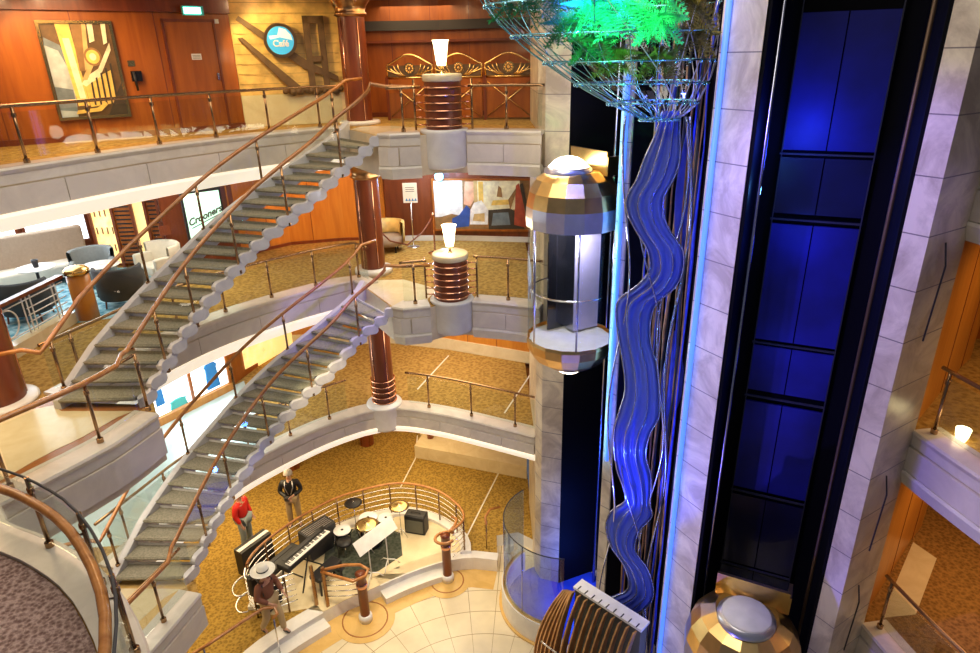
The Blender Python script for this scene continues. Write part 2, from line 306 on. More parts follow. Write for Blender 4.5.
def shift(path, d):
    out = []; n = len(path)
    for i, p in enumerate(path):
        t = (path[min(i+1, n-1)]-path[max(i-1, 0)]); t = Vector((t.x, t.y)).normalized(); out.append(Vector((p.x-t.y*d, p.y+t.x*d)))
    return out
def struct(o): o['kind'] = 'structure'; return o
def V2(l): return [Vector(p) for p in l]
# ------------------------------------------------------------------ plan of the atrium opening
LEFT = V2([(-6.45, 8.65), (-6.0, 9.6), (-5.55, 10.5), (-5.0, 11.4), (-4.38, 12.2), (-3.75, 12.85), (-3.1, 13.4), (-2.74, 13.5)])
LEFTB = V2([(-6.4, 8.65), (-6.1, 9.6), (-5.8, 10.55), (-5.3, 11.55), (-4.62, 12.42), (-3.85, 13.2), (-3.0, 13.88), (-2.74, 13.5)])
stairtop = V2([(-2.74, 13.5), (-1.92, 12.12)])
RIGHTB = V2([(-1.92, 12.12), (-1.7, 12.0), (-1.18, 12.12)])
RIGHTB2 = V2([(-.34, 12.35), (.2, 12.2), (.98, 11.9)])
landB = V2([(-5.6, 6.05), (-5.3, 6.6), (-4.95, 7.25), (-4.72, 8.05)])
landC = V2([(-5.7, 4.5), (-5.4, 5.8), (-5.02, 7.0), (-4.75, 8.05)])
balc = V2([(-2.3, 1.2), (-2.3, 2.2), (-2.42, 2.9), (-2.68, 3.55), (-3.0, 4.08), (-3.45, 4.6), (-3.95, 5.04), (-4.6, 5.43), (-5.3, 5.74), (-5.6, 6.05)])
foot = V2([(-4.72, 8.05), (-4.95, 8.38), (-6.2, 8.5), (-6.4, 8.65)])
ledC = V2([(-3.1, 13.75), (-2.64, 13.9), (-2.1, 13.88), (-1.25, 13.6), (-.4, 13.2), (.95, 12.5)])
leftA = V2([(-7.4, 6.4), (-6.75, 7.8)])+[]
P_left = cat_rom(LEFTB[:-1])+LEFTB[-1:]; P_balc = cat_rom(balc); P_landB = cat_rom(landB); P_landC = cat_rom(landC)
P_lc = cat_rom(LEFTB[:-2]+V2([(-3.1, 13.72)])+ledC[1:])
P_right = cat_rom(V2([(5.42, 7.18), (5.5, 6.6), (5.65, 5.8), (5.9, 4.8), (6.3, 3.6)]))
P_leftA = cat_rom(V2([(-7.6, 5.8), (-7.15, 7.1)])+LEFT)
plinthA = [(-1.18+(.84)*k/8, 12.12-.0+.23*k/8+.14*sin(pi*k/8)) for k in range(9)]
holeA = P_leftA+stairtop[1:]+RIGHTB[1:]+V2(plinthA[1:])+RIGHTB2[1:]
holeB = P_balc+P_landB[1:]+foot[1:]+P_left[1:]+stairtop[1:]+RIGHTB[1:]+V2(plinthA[1:])+RIGHTB2[1:]
holeC = P_landC+foot[1:]+P_lc[1:]
outer_back = V2([(.98, 19), (-14, 19), (-14, 1.2)])
def deck(nm, hole, z, mtop, th=.72, mats=None):
    poly = [tuple(p[:2]) for p in hole]+[(hole[-1][0], 19), (-14, 19), (-14, hole[0][1])]
    mb = MB(); mb.m = 0; mb.prism(poly, z-th, z, 1)
    return struct(mb.build(nm, ['ceiling_cream', mtop], fix=False))
deck('floor', holeA, ZA, 'carpet_gold'); deck('floor', holeB, ZB, 'carpet_gold'); deck('floor', holeC, ZC, 'carpet_gold', .58)
# deck above the highest one: only its underside and edge
holeT = cat_rom(V2([(-7.6, 5.8), (-7.15, 7.1)])+LEFT[:-1]+V2([(-2.0, 13.4), (-.5, 12.9), (1, 12.2)]))
poly = [tuple(p) for p in holeT]+[(holeT[-1][0], 19), (-14, 19), (-14, holeT[0][1])]
struct(MB().prism(poly, 12.38, 13.2).build('ceiling', 'wood_dark', fix=False))
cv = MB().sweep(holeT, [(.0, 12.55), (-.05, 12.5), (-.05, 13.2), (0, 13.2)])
struct(cv.build('trim_1', 'cove_glow'))
# right-hand decks
def rdeck(z, mtop):
    poly = [(5.42, 7.18)]+[tuple(p) for p in P_right[1:]]+[(13, 3.6), (13, 13), (5.42, 13)]
    mb = MB(); mb.prism(poly, z-.72, z, 1); struct(mb.build('floor', ['ceiling_cream', mtop], fix=False))
for z, m in ((ZA, 'carpet_gold'), (ZB, 'carpet_gold'), (ZC, 'carpet_brown')): rdeck(z, m)
struct(MB().box((9.2, 8.3, -.2), (7.6, 9.4, .4)).build('floor', 'carpet_amber'))
# ledge, fascia and cove along an edge
trimn = [1]
def edge(path, z, cove=True, cm='cream_paint', gapw=1.25, ledge_w=.36, drop=.52, cz=.76, mats=('marble_ledge', 'marble_fascia')):
    trimn[0] += 1
    mb = MB(); mb.m = 0; mb.sweep(path, [(ledge_w, z+.005), (ledge_w, z+.05), (-.03, z+.05), (-.05, z+.02), (-.03, z-.03), (0, z-.03)])
    mb.sweep(path, [(.02, z-.03), (-.02, z-.03), (-.02, z-.17), (.02, z-.17)])
    L = plen(path); n = max(1, round(L/gapw)); mb.m = 1
    for i in range(n):
        s0, s1 = L*i/n+.006, L*(i+1)/n-.006; m_ = max(2, int((s1-s0)/.2)); seg = [path_at(path, lerp(s0, s1, k/m_))[0] for k in range(m_+1)]
        mb.sweep(seg, [(.03, z-.19), (-.045, z-.19), (-.045, z-drop), (.03, z-drop)])
    if cove:
        mb.m = 2; mb.sweep(path, [(.05, z-drop-.01), (-.06, z-drop-.01), (-.07, z-drop-.05), (.0, z-cz), (.3, z-cz-.02), (.3, z-cz+.04)], smooth=False)
    return struct(mb.build('trim_%d' % trimn[0], list(mats)+[cm]))
edge(P_leftA, ZA, cm='cove_glow'); edge(P_balc, ZB, cove=False, ledge_w=.30); edge(P_landB, ZB, cove=False, drop=.6, gapw=4); edge(P_left, ZB, cm='cove_glow'); edge(P_landC, ZC, cove=False, drop=.6, gapw=4); edge(P_lc, ZC, drop=.44, cz=.62, cm='cove_glow', gapw=.8)
for z in (ZA, ZB):
    edge(RIGHTB[0:3], z, gapw=.5); edge(RIGHTB2, z, gapw=.85)
for z in (ZA, ZB, ZC): edge(P_right, z)
# marble on the stair landings
for z in (ZB, ZC):
    inner = shift(P_landB if z == ZB else P_landC, .38)
    far = [(-6.45, 8.62), (-7.3, 8.2), (-7.6, 6.4)] if z == ZB else [(-6.5, 8.6), (-7.6, 8.0), (-7.6, 4.5)]
    poly = [tuple(p) for p in inner]+[(-4.95, 8.33), (-6.2, 8.45)]+far+[(-6.2, 5.6)] if z == ZB else [tuple(p) for p in inner]+[(-4.95, 8.33), (-6.2, 8.45)]+far
    struct(MB().prism(poly, z, z+.006).build('floor', 'marble_brown' if z == ZB else 'marble_gold', fix=False))
    c = Vector((-6.05, 7.4)); ins = [tuple(Vector(p)+(c-Vector(p)).normalized()*.22) for p in poly]
    struct(MB().prism(ins, z+.006, z+.011).build('floor', 'marble_cream', fix=False))
# balcony carpet in plum
pb = shift(P_balc, .31)
struct(MB().prism([tuple(p) for p in pb]+[(-6.6, 5.6), (-8, 5.4), (-8, 1.2)], ZB, ZB+.012).build('floor', 'carpet_plum', fix=False))
# pale marble lobby at the left of deck C
struct(MB().prism([(-6.3, 9.3), (-5.8, 10.4), (-5.3, 11.3), (-5.2, 12.2), (-5.6, 13.6), (-6.6, 15.6), (-8.4, 13), (-9.5, 9)], ZC, ZC+.006).build('floor', 'marble_pale', fix=False))
struct(MB().prism([(-2.66, 13.42), (-1.9, 12.15), (-1.7, 12.35), (-1.3, 12.5), (-1.1, 13.2), (-1.9, 13.9), (-2.5, 13.9)], ZB, ZB+.006).build('floor', 'marble_cream', fix=False))
struct(MB().prism([(-2.66, 13.42), (-1.9, 12.15), (-1.7, 12.35), (-1.3, 12.5), (-1.1, 13.2), (-1.9, 13.9), (-2.5, 13.9)], ZA, ZA+.006).build('floor', 'marble_cream', fix=False))

# ------------------------------------------------------------------ ground deck
hd = V2([(-6.0, 6.8), (-5.2, 9.1), (-4.75, 9.95), (-3.8, 10.85), (-3.35, 11.2), (-2.9, 11.45), (-2.1, 11.95), (-1.2, 12.35), (-.5, 12.45), (.05, 12.35)])
P_hd = cat_rom(hd, .3)
poly = [tuple(p) for p in P_hd]+[(.05, 13.2), (.6, 13.3), (.98, 13), (.98, 19), (-14, 19), (-14, 6.8)]
struct(MB().prism(poly, -.34, 0, 1).build('floor', ['marble_white', 'carpet_amber'][0:1]+['carpet_amber'], fix=False))
struct(MB().box((1, 6, -.44), (16, 15, .2)).build('floor', 'marble_dance'))
# golden border ring along the edge of the dance floor, with round bays at the newel posts
b_in = shift(P_hd, -.62)[2:]
struct(MB().prism([tuple(p) for p in P_hd[2:]]+[tuple(p) for p in b_in[::-1]], -.34, -.334).build('trim_31', 'marble_gold', fix=False))
for c, r in (((-2.92, 10.95), .66), ((-1.15, 12.05), .55)):
    struct(MB().prism([(c[0]+r*cos(a), c[1]+r*sin(a)) for a in [2*pi*k/32 for k in range(32)]], -.334, -.330).build('trim_32', 'marble_gold', fix=False))
    struct(MB().lathe([(r-.18, 0), (r-.18, .003), (r-.15, .003), (r-.15, 0)], (c[0], c[1], -.33), 32).build('trim_33', 'marble_brown'))
# steps from the dance floor up to the carpet level
def steps(i0, i1, name):
    seg = P_hd[i0:i1]; mb = MB()
    mb.sweep(seg, [(.3, -.17), (.3, -.02), (.0, -.02), (.0, -.17)]) if False else None
    mb.sweep(seg, [(.02, -.34), (-.30, -.34), (-.30, -.17), (.02, -.17)]); mb.sweep(seg, [(.30, .002), (.30, .012), (-.03, .012), (-.03, -.02), (0, -.02), (0, .002)])
    return struct(mb.build(name, 'marble_white'))
def nearest(p): return min(range(len(P_hd)), key=lambda i: (P_hd[i]-Vector(p)).length)
i0, i1, i2, i3 = nearest((-5.1, 9.2)), nearest((-3.75, 10.9)), nearest((-2.7, 11.6)), nearest((-1.3, 12.3))
steps(i0, i1+1, 'trim_34'); steps(i2, i3+1, 'trim_35')
struct(MB().sweep(P_hd[i3:], [(.2, .002), (.2, .02), (-.04, .02), (-.04, -.34), (0, -.34), (0, .002)]).build('trim_36', 'marble_white'))
# stage floor
stage_arc = cat_rom(V2([(-5.35, 10.95), (-5.3, 11.7), (-4.85, 12.6), (-4.2, 13.35), (-3.6, 13.8), (-2.5, 14.15), (-1.5, 13.85), (-.8, 13.1), (-.7, 12.55)]), .25)
stage_poly = [tuple(p) for p in stage_arc]+[tuple(p) for p in P_hd[nearest((-3.75, 10.9)):nearest((-1.0, 12.38))+1][::-1]]+[(-4.2, 10.95), (-4.9, 10.8)]
struct(MB().prism(stage_poly, 0, .012).build('floor', 'marble_cream', fix=False))
struct(MB().sweep(stage_arc, [(.12, 0), (.12, .10), (-.14, .10), (-.14, .01)]).build('trim_37', 'marble_white'))
struct(MB().prism([(-2.35, 16.75), (.95, 15.55), (1.0, 16.3), (-2.1, 17.6)], 0, .42).build('trim_43', 'marble_cream'))
# brass strips in the carpets
def strip(a, b, z, n):
    a = Vector(a); b = Vector(b); d = (b-a).normalized(); m = (a+b)/2
    struct(MB().box((m.x, m.y, z+.006), ((b-a).length, .035, .01), atan2(d.y, d.x)).build('trim_%d' % n, 'cream_paint'))
strip((-2.34, 16.7), (-2.62, 15.3), ZD, 38); strip((.2, 16.0), (-.7, 13.2), ZD, 39); strip((1.2, 16.0), (.3, 13.6), ZC, 40); strip((-1.2, 16.9), (-1.9, 14.9), ZC, 41); strip((-2.4, 18), (-2.34, 16.7), ZD, 42)

# ------------------------------------------------------------------ walls
wn = [0]
def wall(pts, z0, z1, matname, th=.12, name='wall_back', seams=0, skirt=None, skm='marble_cream'):
    pts = V2(pts); mb = MB(); mb.sweep(pts, [(0, z0), (0, z1), (th, z1), (th, z0)])
    if seams:
        L = plen(pts); mb.m = 1
        for i in range(1, int(L/seams)):
            p, t = path_at(pts, i*seams); mb.box((p.x+t.y*.0, p.y-t.x*.0, (z0+z1)/2), (.016, .012, z1-z0-.02), atan2(t.y, t.x))
    if skirt: mb.m = 2; mb.sweep(pts, [(-.03, z0), (-.03, z0+skirt), (0, z0+skirt), (0, z0)])
    return struct(mb.build(name, [matname, 'wood_dark', skm]))
# deck A: corridor wall with painting and door, then relief wall, then recessed wall
wA = [(-10.5, 10.26), (-8.27, 11.83), (-6.18, 13.3), (-5.05, 14.35)]
wall(wA, ZA, 12.4, 'wood_orange', seams=1.35, skirt=.1, skm='wood_dark')
wall([(-5.05, 14.37), (-4.2, 14.75), (-3.05, 15.1)], ZA, 12.4, 'relief_gold', skirt=.62, skm='marble_cream')
wall([(-3.05, 15.1), (-3.0, 16.2)], ZA, 12.4, 'wood_orange'); wall([(-3.0, 16.2), (-1, 16.35), (1.3, 15.8)], ZA, 12.4, 'wood_orange', seams=.9, skirt=.1, skm='wood_dark')
# deck B: curved amber wall and maroon wall
wall([(-6.2, 15.6), (-5.9, 16.5), (-5.3, 17.1), (-3.9, 17.45), (-2.75, 17.4)], ZB, 9.1, 'wood_amber', seams=1.2, skirt=.08, skm='wood_dark')
wall([(-2.75, 17.4), (-2.7, 17.3), (-.8, 17.2), (1.3, 16.8)], ZB, 9.1, 'wood_maroon', seams=1.3, skirt=.14, skm='marble_white')
# deck C
wall([(-6.5, 16.5), (-5.9, 17.9)], ZC, 5.8, 'yellow_glow'); wall([(-5.9, 17.9), (-2.9, 17.9), (-1.2, 17.35), (1.3, 16.2)], ZC, 5.8, 'wood_amber', seams=.9, skirt=.34, skm='marble_cream')
wall([(-6.85, 15.2), (-6.5, 16.5)], ZC, 5.8, 'wood_orange')
# ground deck
wall([(-14, 18.6), (-2.3, 18.6)], ZD, 2.5, 'wood_amber', skirt=.45, skm='marble_cream'); wall([(-2.3, 18.6), (-2.3, 17.95), (1.3, 17.6)], ZD, 2.5, 'wood_amber', seams=.95, skirt=.45, skm='marble_cream')
wall([(-13.9, 1), (-13.9, 19)], ZD, 13.2, 'wood_orange', name='wall_left')
wall([(-14, 18.95), (1.3, 18.95)], ZD, 13.2, 'wood_orange', name='wall_back')
# right decks
for z, mt in ((ZC, 'wood_amber'), (ZB, 'wood_amber'), (ZD, 'wood_amber'), (ZA, 'wood_amber')):
    wall([(5.62, 7.45), (7.2, 8.95), (7.6, 9.3), (8.1, 10.0)], z, z+2.6, mt, name='wall_right', seams=1.1)
    wall([(8.1, 10.0), (13, 11.3)], z, z+2.6, 'relief_gold' if z == ZC else 'wood_orange', name='wall_right')
struct(MB().prism([(5.75, 7.3), (6.3, 7.35), (7.35, 8.5), (7.2, 8.9)], ZC, ZC+.006).build('floor', 'marble_cream', fix=False))
wall([(12.9, 13), (12.9, 1)], 0, 13.2, 'wood_orange', name='wall_right')

# ------------------------------------------------------------------ lift core: piers, shafts, niche
def pier(nm, poly, matname='marble_pier'):
    mb = MB(); mb.prism(poly, -.34, 14.5)
    return struct(mb.build(nm, matname))
pier('wall_pier_left', [(1.06, 12.05), (1.47, 11.9), (2.7, 12.5), (2.6, 14.5), (.95, 14.5), (.95, 12.35)])
pier('wall_pier_middle', [(2.06, 10.34), (2.20, 10.20), (3.3, 10.4), (3.25, 10.66)])
pier('wall_pier_center', [(2.76, 8.30), (2.86, 8.10), (3.05, 7.75), (3.72, 9.12), (3.62, 9.2)])
pier('wall_pier_right', [(4.55, 6.98), (4.69, 6.74), (5.42, 7.18), (5.62, 7.45), (5.9, 9.0), (5.25, 8.42)])
# shaft walls (matt black)
sh = MB()
sh.sweep(V2([(1.47, 11.92), (2.75, 12.45), (3.35, 10.75), (2.08, 10.36)]), [(0, -.34), (0, 14.5), (-.04, 14.5), (-.04, -.34)])
struct(sh.build('wall_shaft_north', 'shaft_black'))
sh = MB(); sh.sweep(V2([(3.06, 7.76), (3.75, 9.15), (5.25, 8.45), (4.56, 6.99)]), [(0, -.34), (0, 14.5), (-.04, 14.5), (-.04, -.34)])
struct(sh.build('wall_shaft_south', 'shaft_black'))
sh = MB(); sh.sweep(V2([(2.22, 10.2), (3.3, 10.3), (3.6, 9.0), (2.78, 8.32)]), [(0, -.34), (0, 14.5), (-.04, 14.5), (-.04, -.34)])
struct(sh.build('wall_niche', 'shaft_black'))
struct(MB().prism([(1, 12.4), (1.47, 11.95), (2.1, 10.4), (2.8, 8.3), (3.06, 7.8), (4.6, 7.1), (5.7, 7.6), (5.7, 14.5), (1, 14.5)], 14.5, 14.7).build('ceiling', 'shaft_black', fix=False))
# back panels of the south shaft: four landing doors, one above another
bx = Vector((3.75, 9.12)); by = Vector((5.22, 8.43)); u = (by-bx).normalized(); nrm = Vector((u.y, -u.x)); W_ = (by-bx).length
rzb = atan2(u.y, u.x); midb = (bx+by)/2+nrm*.07
def back_panel(z0, z1, x0, x1, matname, nm, k):
    c = bx+u*(W_*(x0+x1)/2)+nrm*(.06+k*.01)
    return struct(MB().box((c.x, c.y, (z0+z1)/2), (W_*(x1-x0), .04, z1-z0), rzb).build(nm, matname))
dn = 3
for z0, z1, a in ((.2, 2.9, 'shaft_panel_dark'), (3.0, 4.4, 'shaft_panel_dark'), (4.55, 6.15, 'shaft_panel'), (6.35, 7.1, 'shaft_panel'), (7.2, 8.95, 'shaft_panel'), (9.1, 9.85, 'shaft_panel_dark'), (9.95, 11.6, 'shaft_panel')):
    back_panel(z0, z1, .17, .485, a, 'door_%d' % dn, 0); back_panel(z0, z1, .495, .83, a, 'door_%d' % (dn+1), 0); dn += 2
mb = MB()
for z in (9.02, 6.25, 7.15, 9.9, 4.48, 2.95): c = bx+u*(W_*.49)+nrm*.09; mb.box((c.x, c.y, z), (W_*.68, .04, .02), rzb)
for t in (.165, .835): c = bx+u*(W_*t)+nrm*.09; mb.box((c.x, c.y, 6), (.015, .04, 12), rzb)
struct(mb.build('trim_50', 'charcoal'))
g = thing('lift_guide_rails', 'pair of tall metal guide rails inside the wide dark right-hand lift shaft', 'rails', (4.0, 8.0, -.34))
for a_, rr, mm in ((22.6, 8.55, 'steel_blue'), (32.0, 8.45, 'bronze_dull')):
    x, y = rr*sin(radians(a_)), rr*cos(radians(a_)); MB().tube([(x, y, -.34), (x, y, 14.4)], .024, 10).build('rail', mm, g)
g = thing('lift_guide_rails', 'pair of tall metal guide rails inside the narrow left-hand lift shaft', 'rails', (2.2, 11.4, -.34))
for (x, y) in ((2.3, 11.9), (2.65, 10.9)): MB().tube([(x, y, -.34), (x, y, 14.4)], .035, 10).build('rail', 'steel_blue', g)
# added glowing strips and fills imitating blue light on the pier edges
def glow_strip(x, y, z0, z1, label, n=4, pw=60, col=BLUE, off=(-.25, -.25)):
    o = tag(MB().tube([(x, y, z0), (x, y, z1)], .035, 8).build('glow_strip', 'blue_edge_glow'), label, 'light', 'glowing strips imitating blue-lit pier edges')
    area((x+off[0], y+off[1], (z0+z1)/2), .05, pw, col, (-off[0], -off[1], 0), z1-z0, 'glow_strip_fill')
    return o
glow_strip(2.112, 10.235, 4.2, 10.9, 'long glowing strip imitating blue light on the pier edge just left of the glass ribbon sculpture', 5, 26, CYAN, (-.22, -.02))
glow_strip(2.775, 8.165, .6, 12.9, 'long glowing strip imitating blue light on the pier edge just right of the glass ribbon sculpture', 6, 30, (.22, .26, 1), (-.30, -.42))
point((3.42, 8.02, 9.6), 5, (.1, .35, 1), .05, 'shaft_fill')  # added point putting blue light on the left guide rail
# blue points added in the shafts to light the panels
for z, p, q in ((10.12, 24, .34), (8.8, 7, .42), (7.0, 2.5, .4), (6.0, 1.6, .5)): x_, y_ = bx.x+u.x*W_*q+nrm.x*.55, bx.y+u.y*W_*q+nrm.y*.55; point((x_, y_, z), p, BLUE, .22, 'shaft_fill')
for z, p in ((.6, 40), (1.8, 22), (10.5, 5)): point((1.9, 11.3, z), p, (.03, .12, 1), .08, 'shaft_fill')
# ------------------------------------------------------------------ staircases
TR = [(0, -1.92, 12.12), (1.5, -2.17, 12.1), (3.5, -2.62, 11.9), (5.5, -2.98, 11.45), (7.5, -3.43, 11.03), (9.5, -3.85, 10.70), (11.5, -4.18, 10.34), (13.5, -4.46, 9.84), (15.5, -4.69, 9.38), (17.5, -4.87, 8.91), (20, -5.06, 8.3)]
TL = [(0, -2.74, 13.46), (1, -2.90, 13.1), (3, -3.40, 12.52), (5, -3.95, 12.02), (7, -4.45, 11.58), (9, -4.87, 11.16), (11, -5.22, 10.75), (13, -5.56, 10.28), (15, -5.84, 9.72), (17, -6.07, 9.12), (20, -6.26, 8.3)]
NS = 20; STAIRS = {}
def table(T):
    def f(t):
        k = max(0, min(NS, t*NS))
        for i in range(len(T)-1):
            if k <= T[i+1][0]: break
        p1, p2 = Vector(T[i][1:]), Vector(T[i+1][1:]); p0 = Vector(T[i-1][1:]) if i else p1*2-p2; p3 = Vector(T[i+2][1:]) if i+2 < len(T) else p2*2-p1
        u = (k-T[i][0])/(T[i+1][0]-T[i][0]); return .5*((2*p1)+(p2-p0)*u+(2*p0-5*p1+4*p2-p3)*u*u+(3*p1-p0-3*p2+p3)*u**3)
    return f
fR, fL = table(TR), table(TL)
def tR(k): return k/NS
def tL(k): return k/NS
def staircase(ztop, label, group):
    root = thing('staircase', label, 'stairs', (-4.2, 10.9, ztop-S)); h = S/NS; STAIRS[ztop] = root
    for k in range(1, NS):
        z = ztop-h*k; a, b, c, d = fL(tL(k-.12)), fR(tR(k-.12)), fR(tR(k+1.0)), fL(tL(k+1.0))
        def ins(p, q, s): return p+(q-p).normalized()*s
        a2, b2, c2, d2 = ins(a, b, .05), ins(b, a, .05), ins(c, d, .05), ins(d, c, .05)
        mb = MB(); mb.prism([d2, c2, b2, a2], z-.05, z-.008)
        mb.m = 1; ctr = (a+b+c+d)/4
        f_ = ins(d2, a2, -.0); mb.prism([tuple(ctr.lerp(p, .985)) for p in (d2, c2, b2, a2)], z-.008, z)
        # nosing
        mb.m = 1; mb.tube([(d2.x, d2.y, z-.028), (c2.x, c2.y, z-.028)], .024, 6)
        mb.build('tread', ['charcoal', 'carpet_grey', 'marble_stair'], root)
        # partial riser bar behind the tread above
        mb = MB(); e, f = ins(a2, d2, .01), ins(b2, c2, .01)
        mb.sweep([e, f], [(0, z+.0), (0, z+.045), (.012, z+.045), (.012, z+.0)]); mb.build('riser_bar', 'carpet_grey' if ztop > 9 else 'marble_white', root)
    # strings
    n = 160
    for (fn, side, nm) in ((fR, -1, 'right_string'), (fL, 1, 'left_string')):
        vs = []; fs = []
        for i in range(n+1):
            t = i/n; k = t*NS; p = fn(t); q = fn(min(1, t+.004)); p0 = fn(max(0, t-.004)); tg = (q-p0).normalized(); nl = Vector((tg.y, -tg.x))
            if side > 0: nl = -nl*1
            kk = math.floor(k); fr = k-kk
            if side < 0: zt = ztop-h*k+.045; zb = max(zt-.13, ztop-S)
            else: zt = ztop-h*k+.15; zb = max(zt-.40, ztop-S)
            inn, out = (p-nl*.02, p+nl*.03) if side < 0 else (p-nl*.05, p+nl*.07)
            vs += [(inn.x, inn.y, zt), (out.x, out.y, zt), (out.x, out.y, zb), (inn.x, inn.y, zb)]
        for i in range(n):
            for j in range(4): j2 = (j+1) % 4; fs.append((i*4+j, i*4+j2, (i+1)*4+j2, (i+1)*4+j))
        fs += [(0, 1, 2, 3), (n*4+3, n*4+2, n*4+1, n*4)]
        mb = MB()
        mb.add(vs, fs)
        if side < 0:                                   # rounded lobes, one per step
            for kk in range(NS):
                zt = ztop-h*kk-.02; c = []
                k0, k1 = kk-.15, kk+1.12
                for i in range(13):
                    u_ = i/12; e = 1-(abs(u_*2-1))**4; hh = .088*max(.12, e)**.5; p = fn(max(0, k0+(k1-k0)*u_)/NS); q = fn(min(1, max(0, k0+(k1-k0)*u_+.1)/NS)); tg = (q-p).normalized() if (q-p).length > 1e-5 else Vector((-1, 0)); nl = Vector((tg.y, -tg.x)); zc = zt-.07
                    if i and not (u_ < 1): pass
                    c.append((p, nl, zc+hh, zc-hh))
                vv = []
                for p, nl, za, zb_ in c:
                    a_, b_ = p-nl*.035, p+nl*.06; vv += [(a_.x, a_.y, za), (b_.x, b_.y, za), (b_.x, b_.y, zb_), (a_.x, a_.y, zb_)]
                ff_ = [(i*4+j, i*4+(j+1) % 4, (i+1)*4+(j+1) % 4, (i+1)*4+j) for i in range(12) for j in range(4)]+[(0, 1, 2, 3), (51, 50, 49, 48)]
                mb.add(vv, ff_)
        mb.build(nm, 'marble_stair', root)
    return root
staircase(ZA, 'upper curved staircase with grey carpeted treads between the two highest decks', None)
staircase(ZB, 'lower curved staircase with grey carpeted treads and bright gaps between them', None)
def post(mb_parent, x, y, z, h, mat_='rail_bronze', lean=None, r=.022):
    m = MB(); m.cyl((x, y, z), .042, .06, 12); m.tube([(x, y, z+.03), (x, y, z+h)], r, 8); m.cyl((x, y, z+h*.80), r*1.5, .05, 10)
    return m.build('post', mat_, mb_parent)
def stair_rail(fn, ztop, side, label, ks, extra_top=(), extra_bot=(), gl=True):
    h = S/NS; root = STAIRS[ztop]; pts = []
    off = .0
    for i in range(0, 61):
        t = i/60; p = fn(t); pts.append(Vector((p.x, p.y, ztop-S*t+.90)))
    full = [Vector(p) for p in extra_top]+pts[2:]+[Vector(p) for p in extra_bot]
    MB().tube(full, .032, 10).build('handrail', 'wood_rail' , root)
    for k in ks:
        t = k/NS; p = fn(t); post(root, p.x, p.y, ztop-h*k+(-.12 if side < 0 else .10), 1.00 if side < 0 else .78)
    vs = []; fs = []
    for i in range(3, 59):
        t = i/60; p = fn(t); zl = ztop-S*t; vs += [(p.x, p.y, zl+.20), (p.x, p.y, zl+.84)]
    for i in range(len(vs)//2-1): fs.append((i*2, i*2+2, i*2+3, i*2+1))
    if gl: MB().add(vs, fs, True).build('glass_panel', 'glass', root)
    return root
for zt, zn, nm in ((ZA, ZB, 'upper'), (ZB, ZC, 'lower')):
    pl = [Vector((p.x, p.y, zn+.93)) for p in (P_landB if zt == ZA else P_landC)][::-1]
    pl = [Vector(((p.x-.12), p.y-.02, p.z)) for p in pl]
    bot = [Vector((-5.03, 8.1, zn+.93))]+pl[1:]
    top = [Vector((-1.15, 12.35, zt+.80)), Vector((-1.75, 12.25, zt+.82)), Vector((-2.0, 12.14, zt+.88))]
    stair_rail(fR, zt, -1, 'bronze handrail on the open outer side of the %s staircase, nearest the atrium' % nm, (3.4, 7.4, 11.2, 14.8, 17.6), top, bot)
    stair_rail(fL, zt, 1, 'bronze handrail along the far wall side of the %s staircase' % nm, (1, 5.4, 9.2, 13.2, 19.3), [Vector((-2.45, 13.9, zt+.92)), Vector((-2.72, 13.6, zt+.90))], [Vector((-6.5, 8.3, zn+.95)), Vector((-6.95, 8.1, zn+.93))])

# ------------------------------------------------------------------ glass railings of the decks
def railing(path, z, label, spacing=1.05, h=.92, inset=.16, group=None, mat_='rail_bronze', hr='rail_bronze', posts=None, hr_r=.026, gtop=None, phys_h=None):
    pp = shift(path, inset); L = plen(pp); mid = path_at(pp, L/2)[0]
    root = thing('glass_railing', label, 'railing', (mid.x, mid.y, z+.05), 0, group)
    MB().tube([(p.x, p.y, z+h) for p in pp], hr_r, 10).build('handrail', hr, root)
    n = max(1, round(L/spacing)); ss = posts if posts else [L*(i+.5)/n for i in range(n)]
    for s_ in ss: p, t = path_at(pp, s_); post(root, p.x, p.y, z+.05, h-.04, mat_)
    ends = [0]+list(ss)+[L]
    for a, b in zip(ends[:-1], ends[1:]):
        if b-a < .15: continue
        m_ = max(2, int((b-a)/.2)); seg = [path_at(pp, lerp(a+.04, b-.04, k/m_))[0] for k in range(m_+1)]
        mb = MB(); mb.sweep(seg, [(.005, z+.12), (.005, z+h-.08), (-.005, z+h-.08), (-.005, z+.12)]); mb.build('glass_panel', 'glass', root)
    return root
railing(P_leftA, ZA, 'long curved glass railing on the highest deck in front of the painting wall', h=.80)
railing(P_left, ZB, 'curved glass railing on the middle deck beside the lounge and the upper staircase foot', h=.84)
railing(cat_rom(RIGHTB2, .1), ZA, 'short glass railing right of the lamp pedestal on the highest deck', 1.2, h=.80)
railing(cat_rom(RIGHTB2, .1), ZB, 'short glass railing right of the lamp pedestal on the middle deck', 1.2)
railing(cat_rom(RIGHTB[1:3], .1), ZA, 'very short glass railing left of the lamp pedestal on the highest deck', .4, h=.80)
railing(cat_rom(RIGHTB[1:3], .1), ZB, 'very short glass railing left of the lamp pedestal on the middle deck', .4)
i_c = min(range(len(P_lc)), key=lambda i: (P_lc[i]-Vector((-2.64, 13.9))).length)
railing(P_lc[:i_c-1], ZC, 'glass railing left of the ringed column above the band stage', .98)
railing(P_lc[i_c+2:], ZC, 'glass railing right of the ringed column above the band stage', .98)
railing(P_landB, ZB, 'glass railing on the landing at the foot of the upper staircase', .9, posts=[.25, 1.35, 2.2])
railing(P_landC, ZC, 'glass railing on the landing at the foot of the lower staircase', 1.4)
railing(P_right, ZB, 'dark-topped glass railing of the right-hand middle deck with a lit bowl behind it', 1.6, posts=[.12, 2.2])
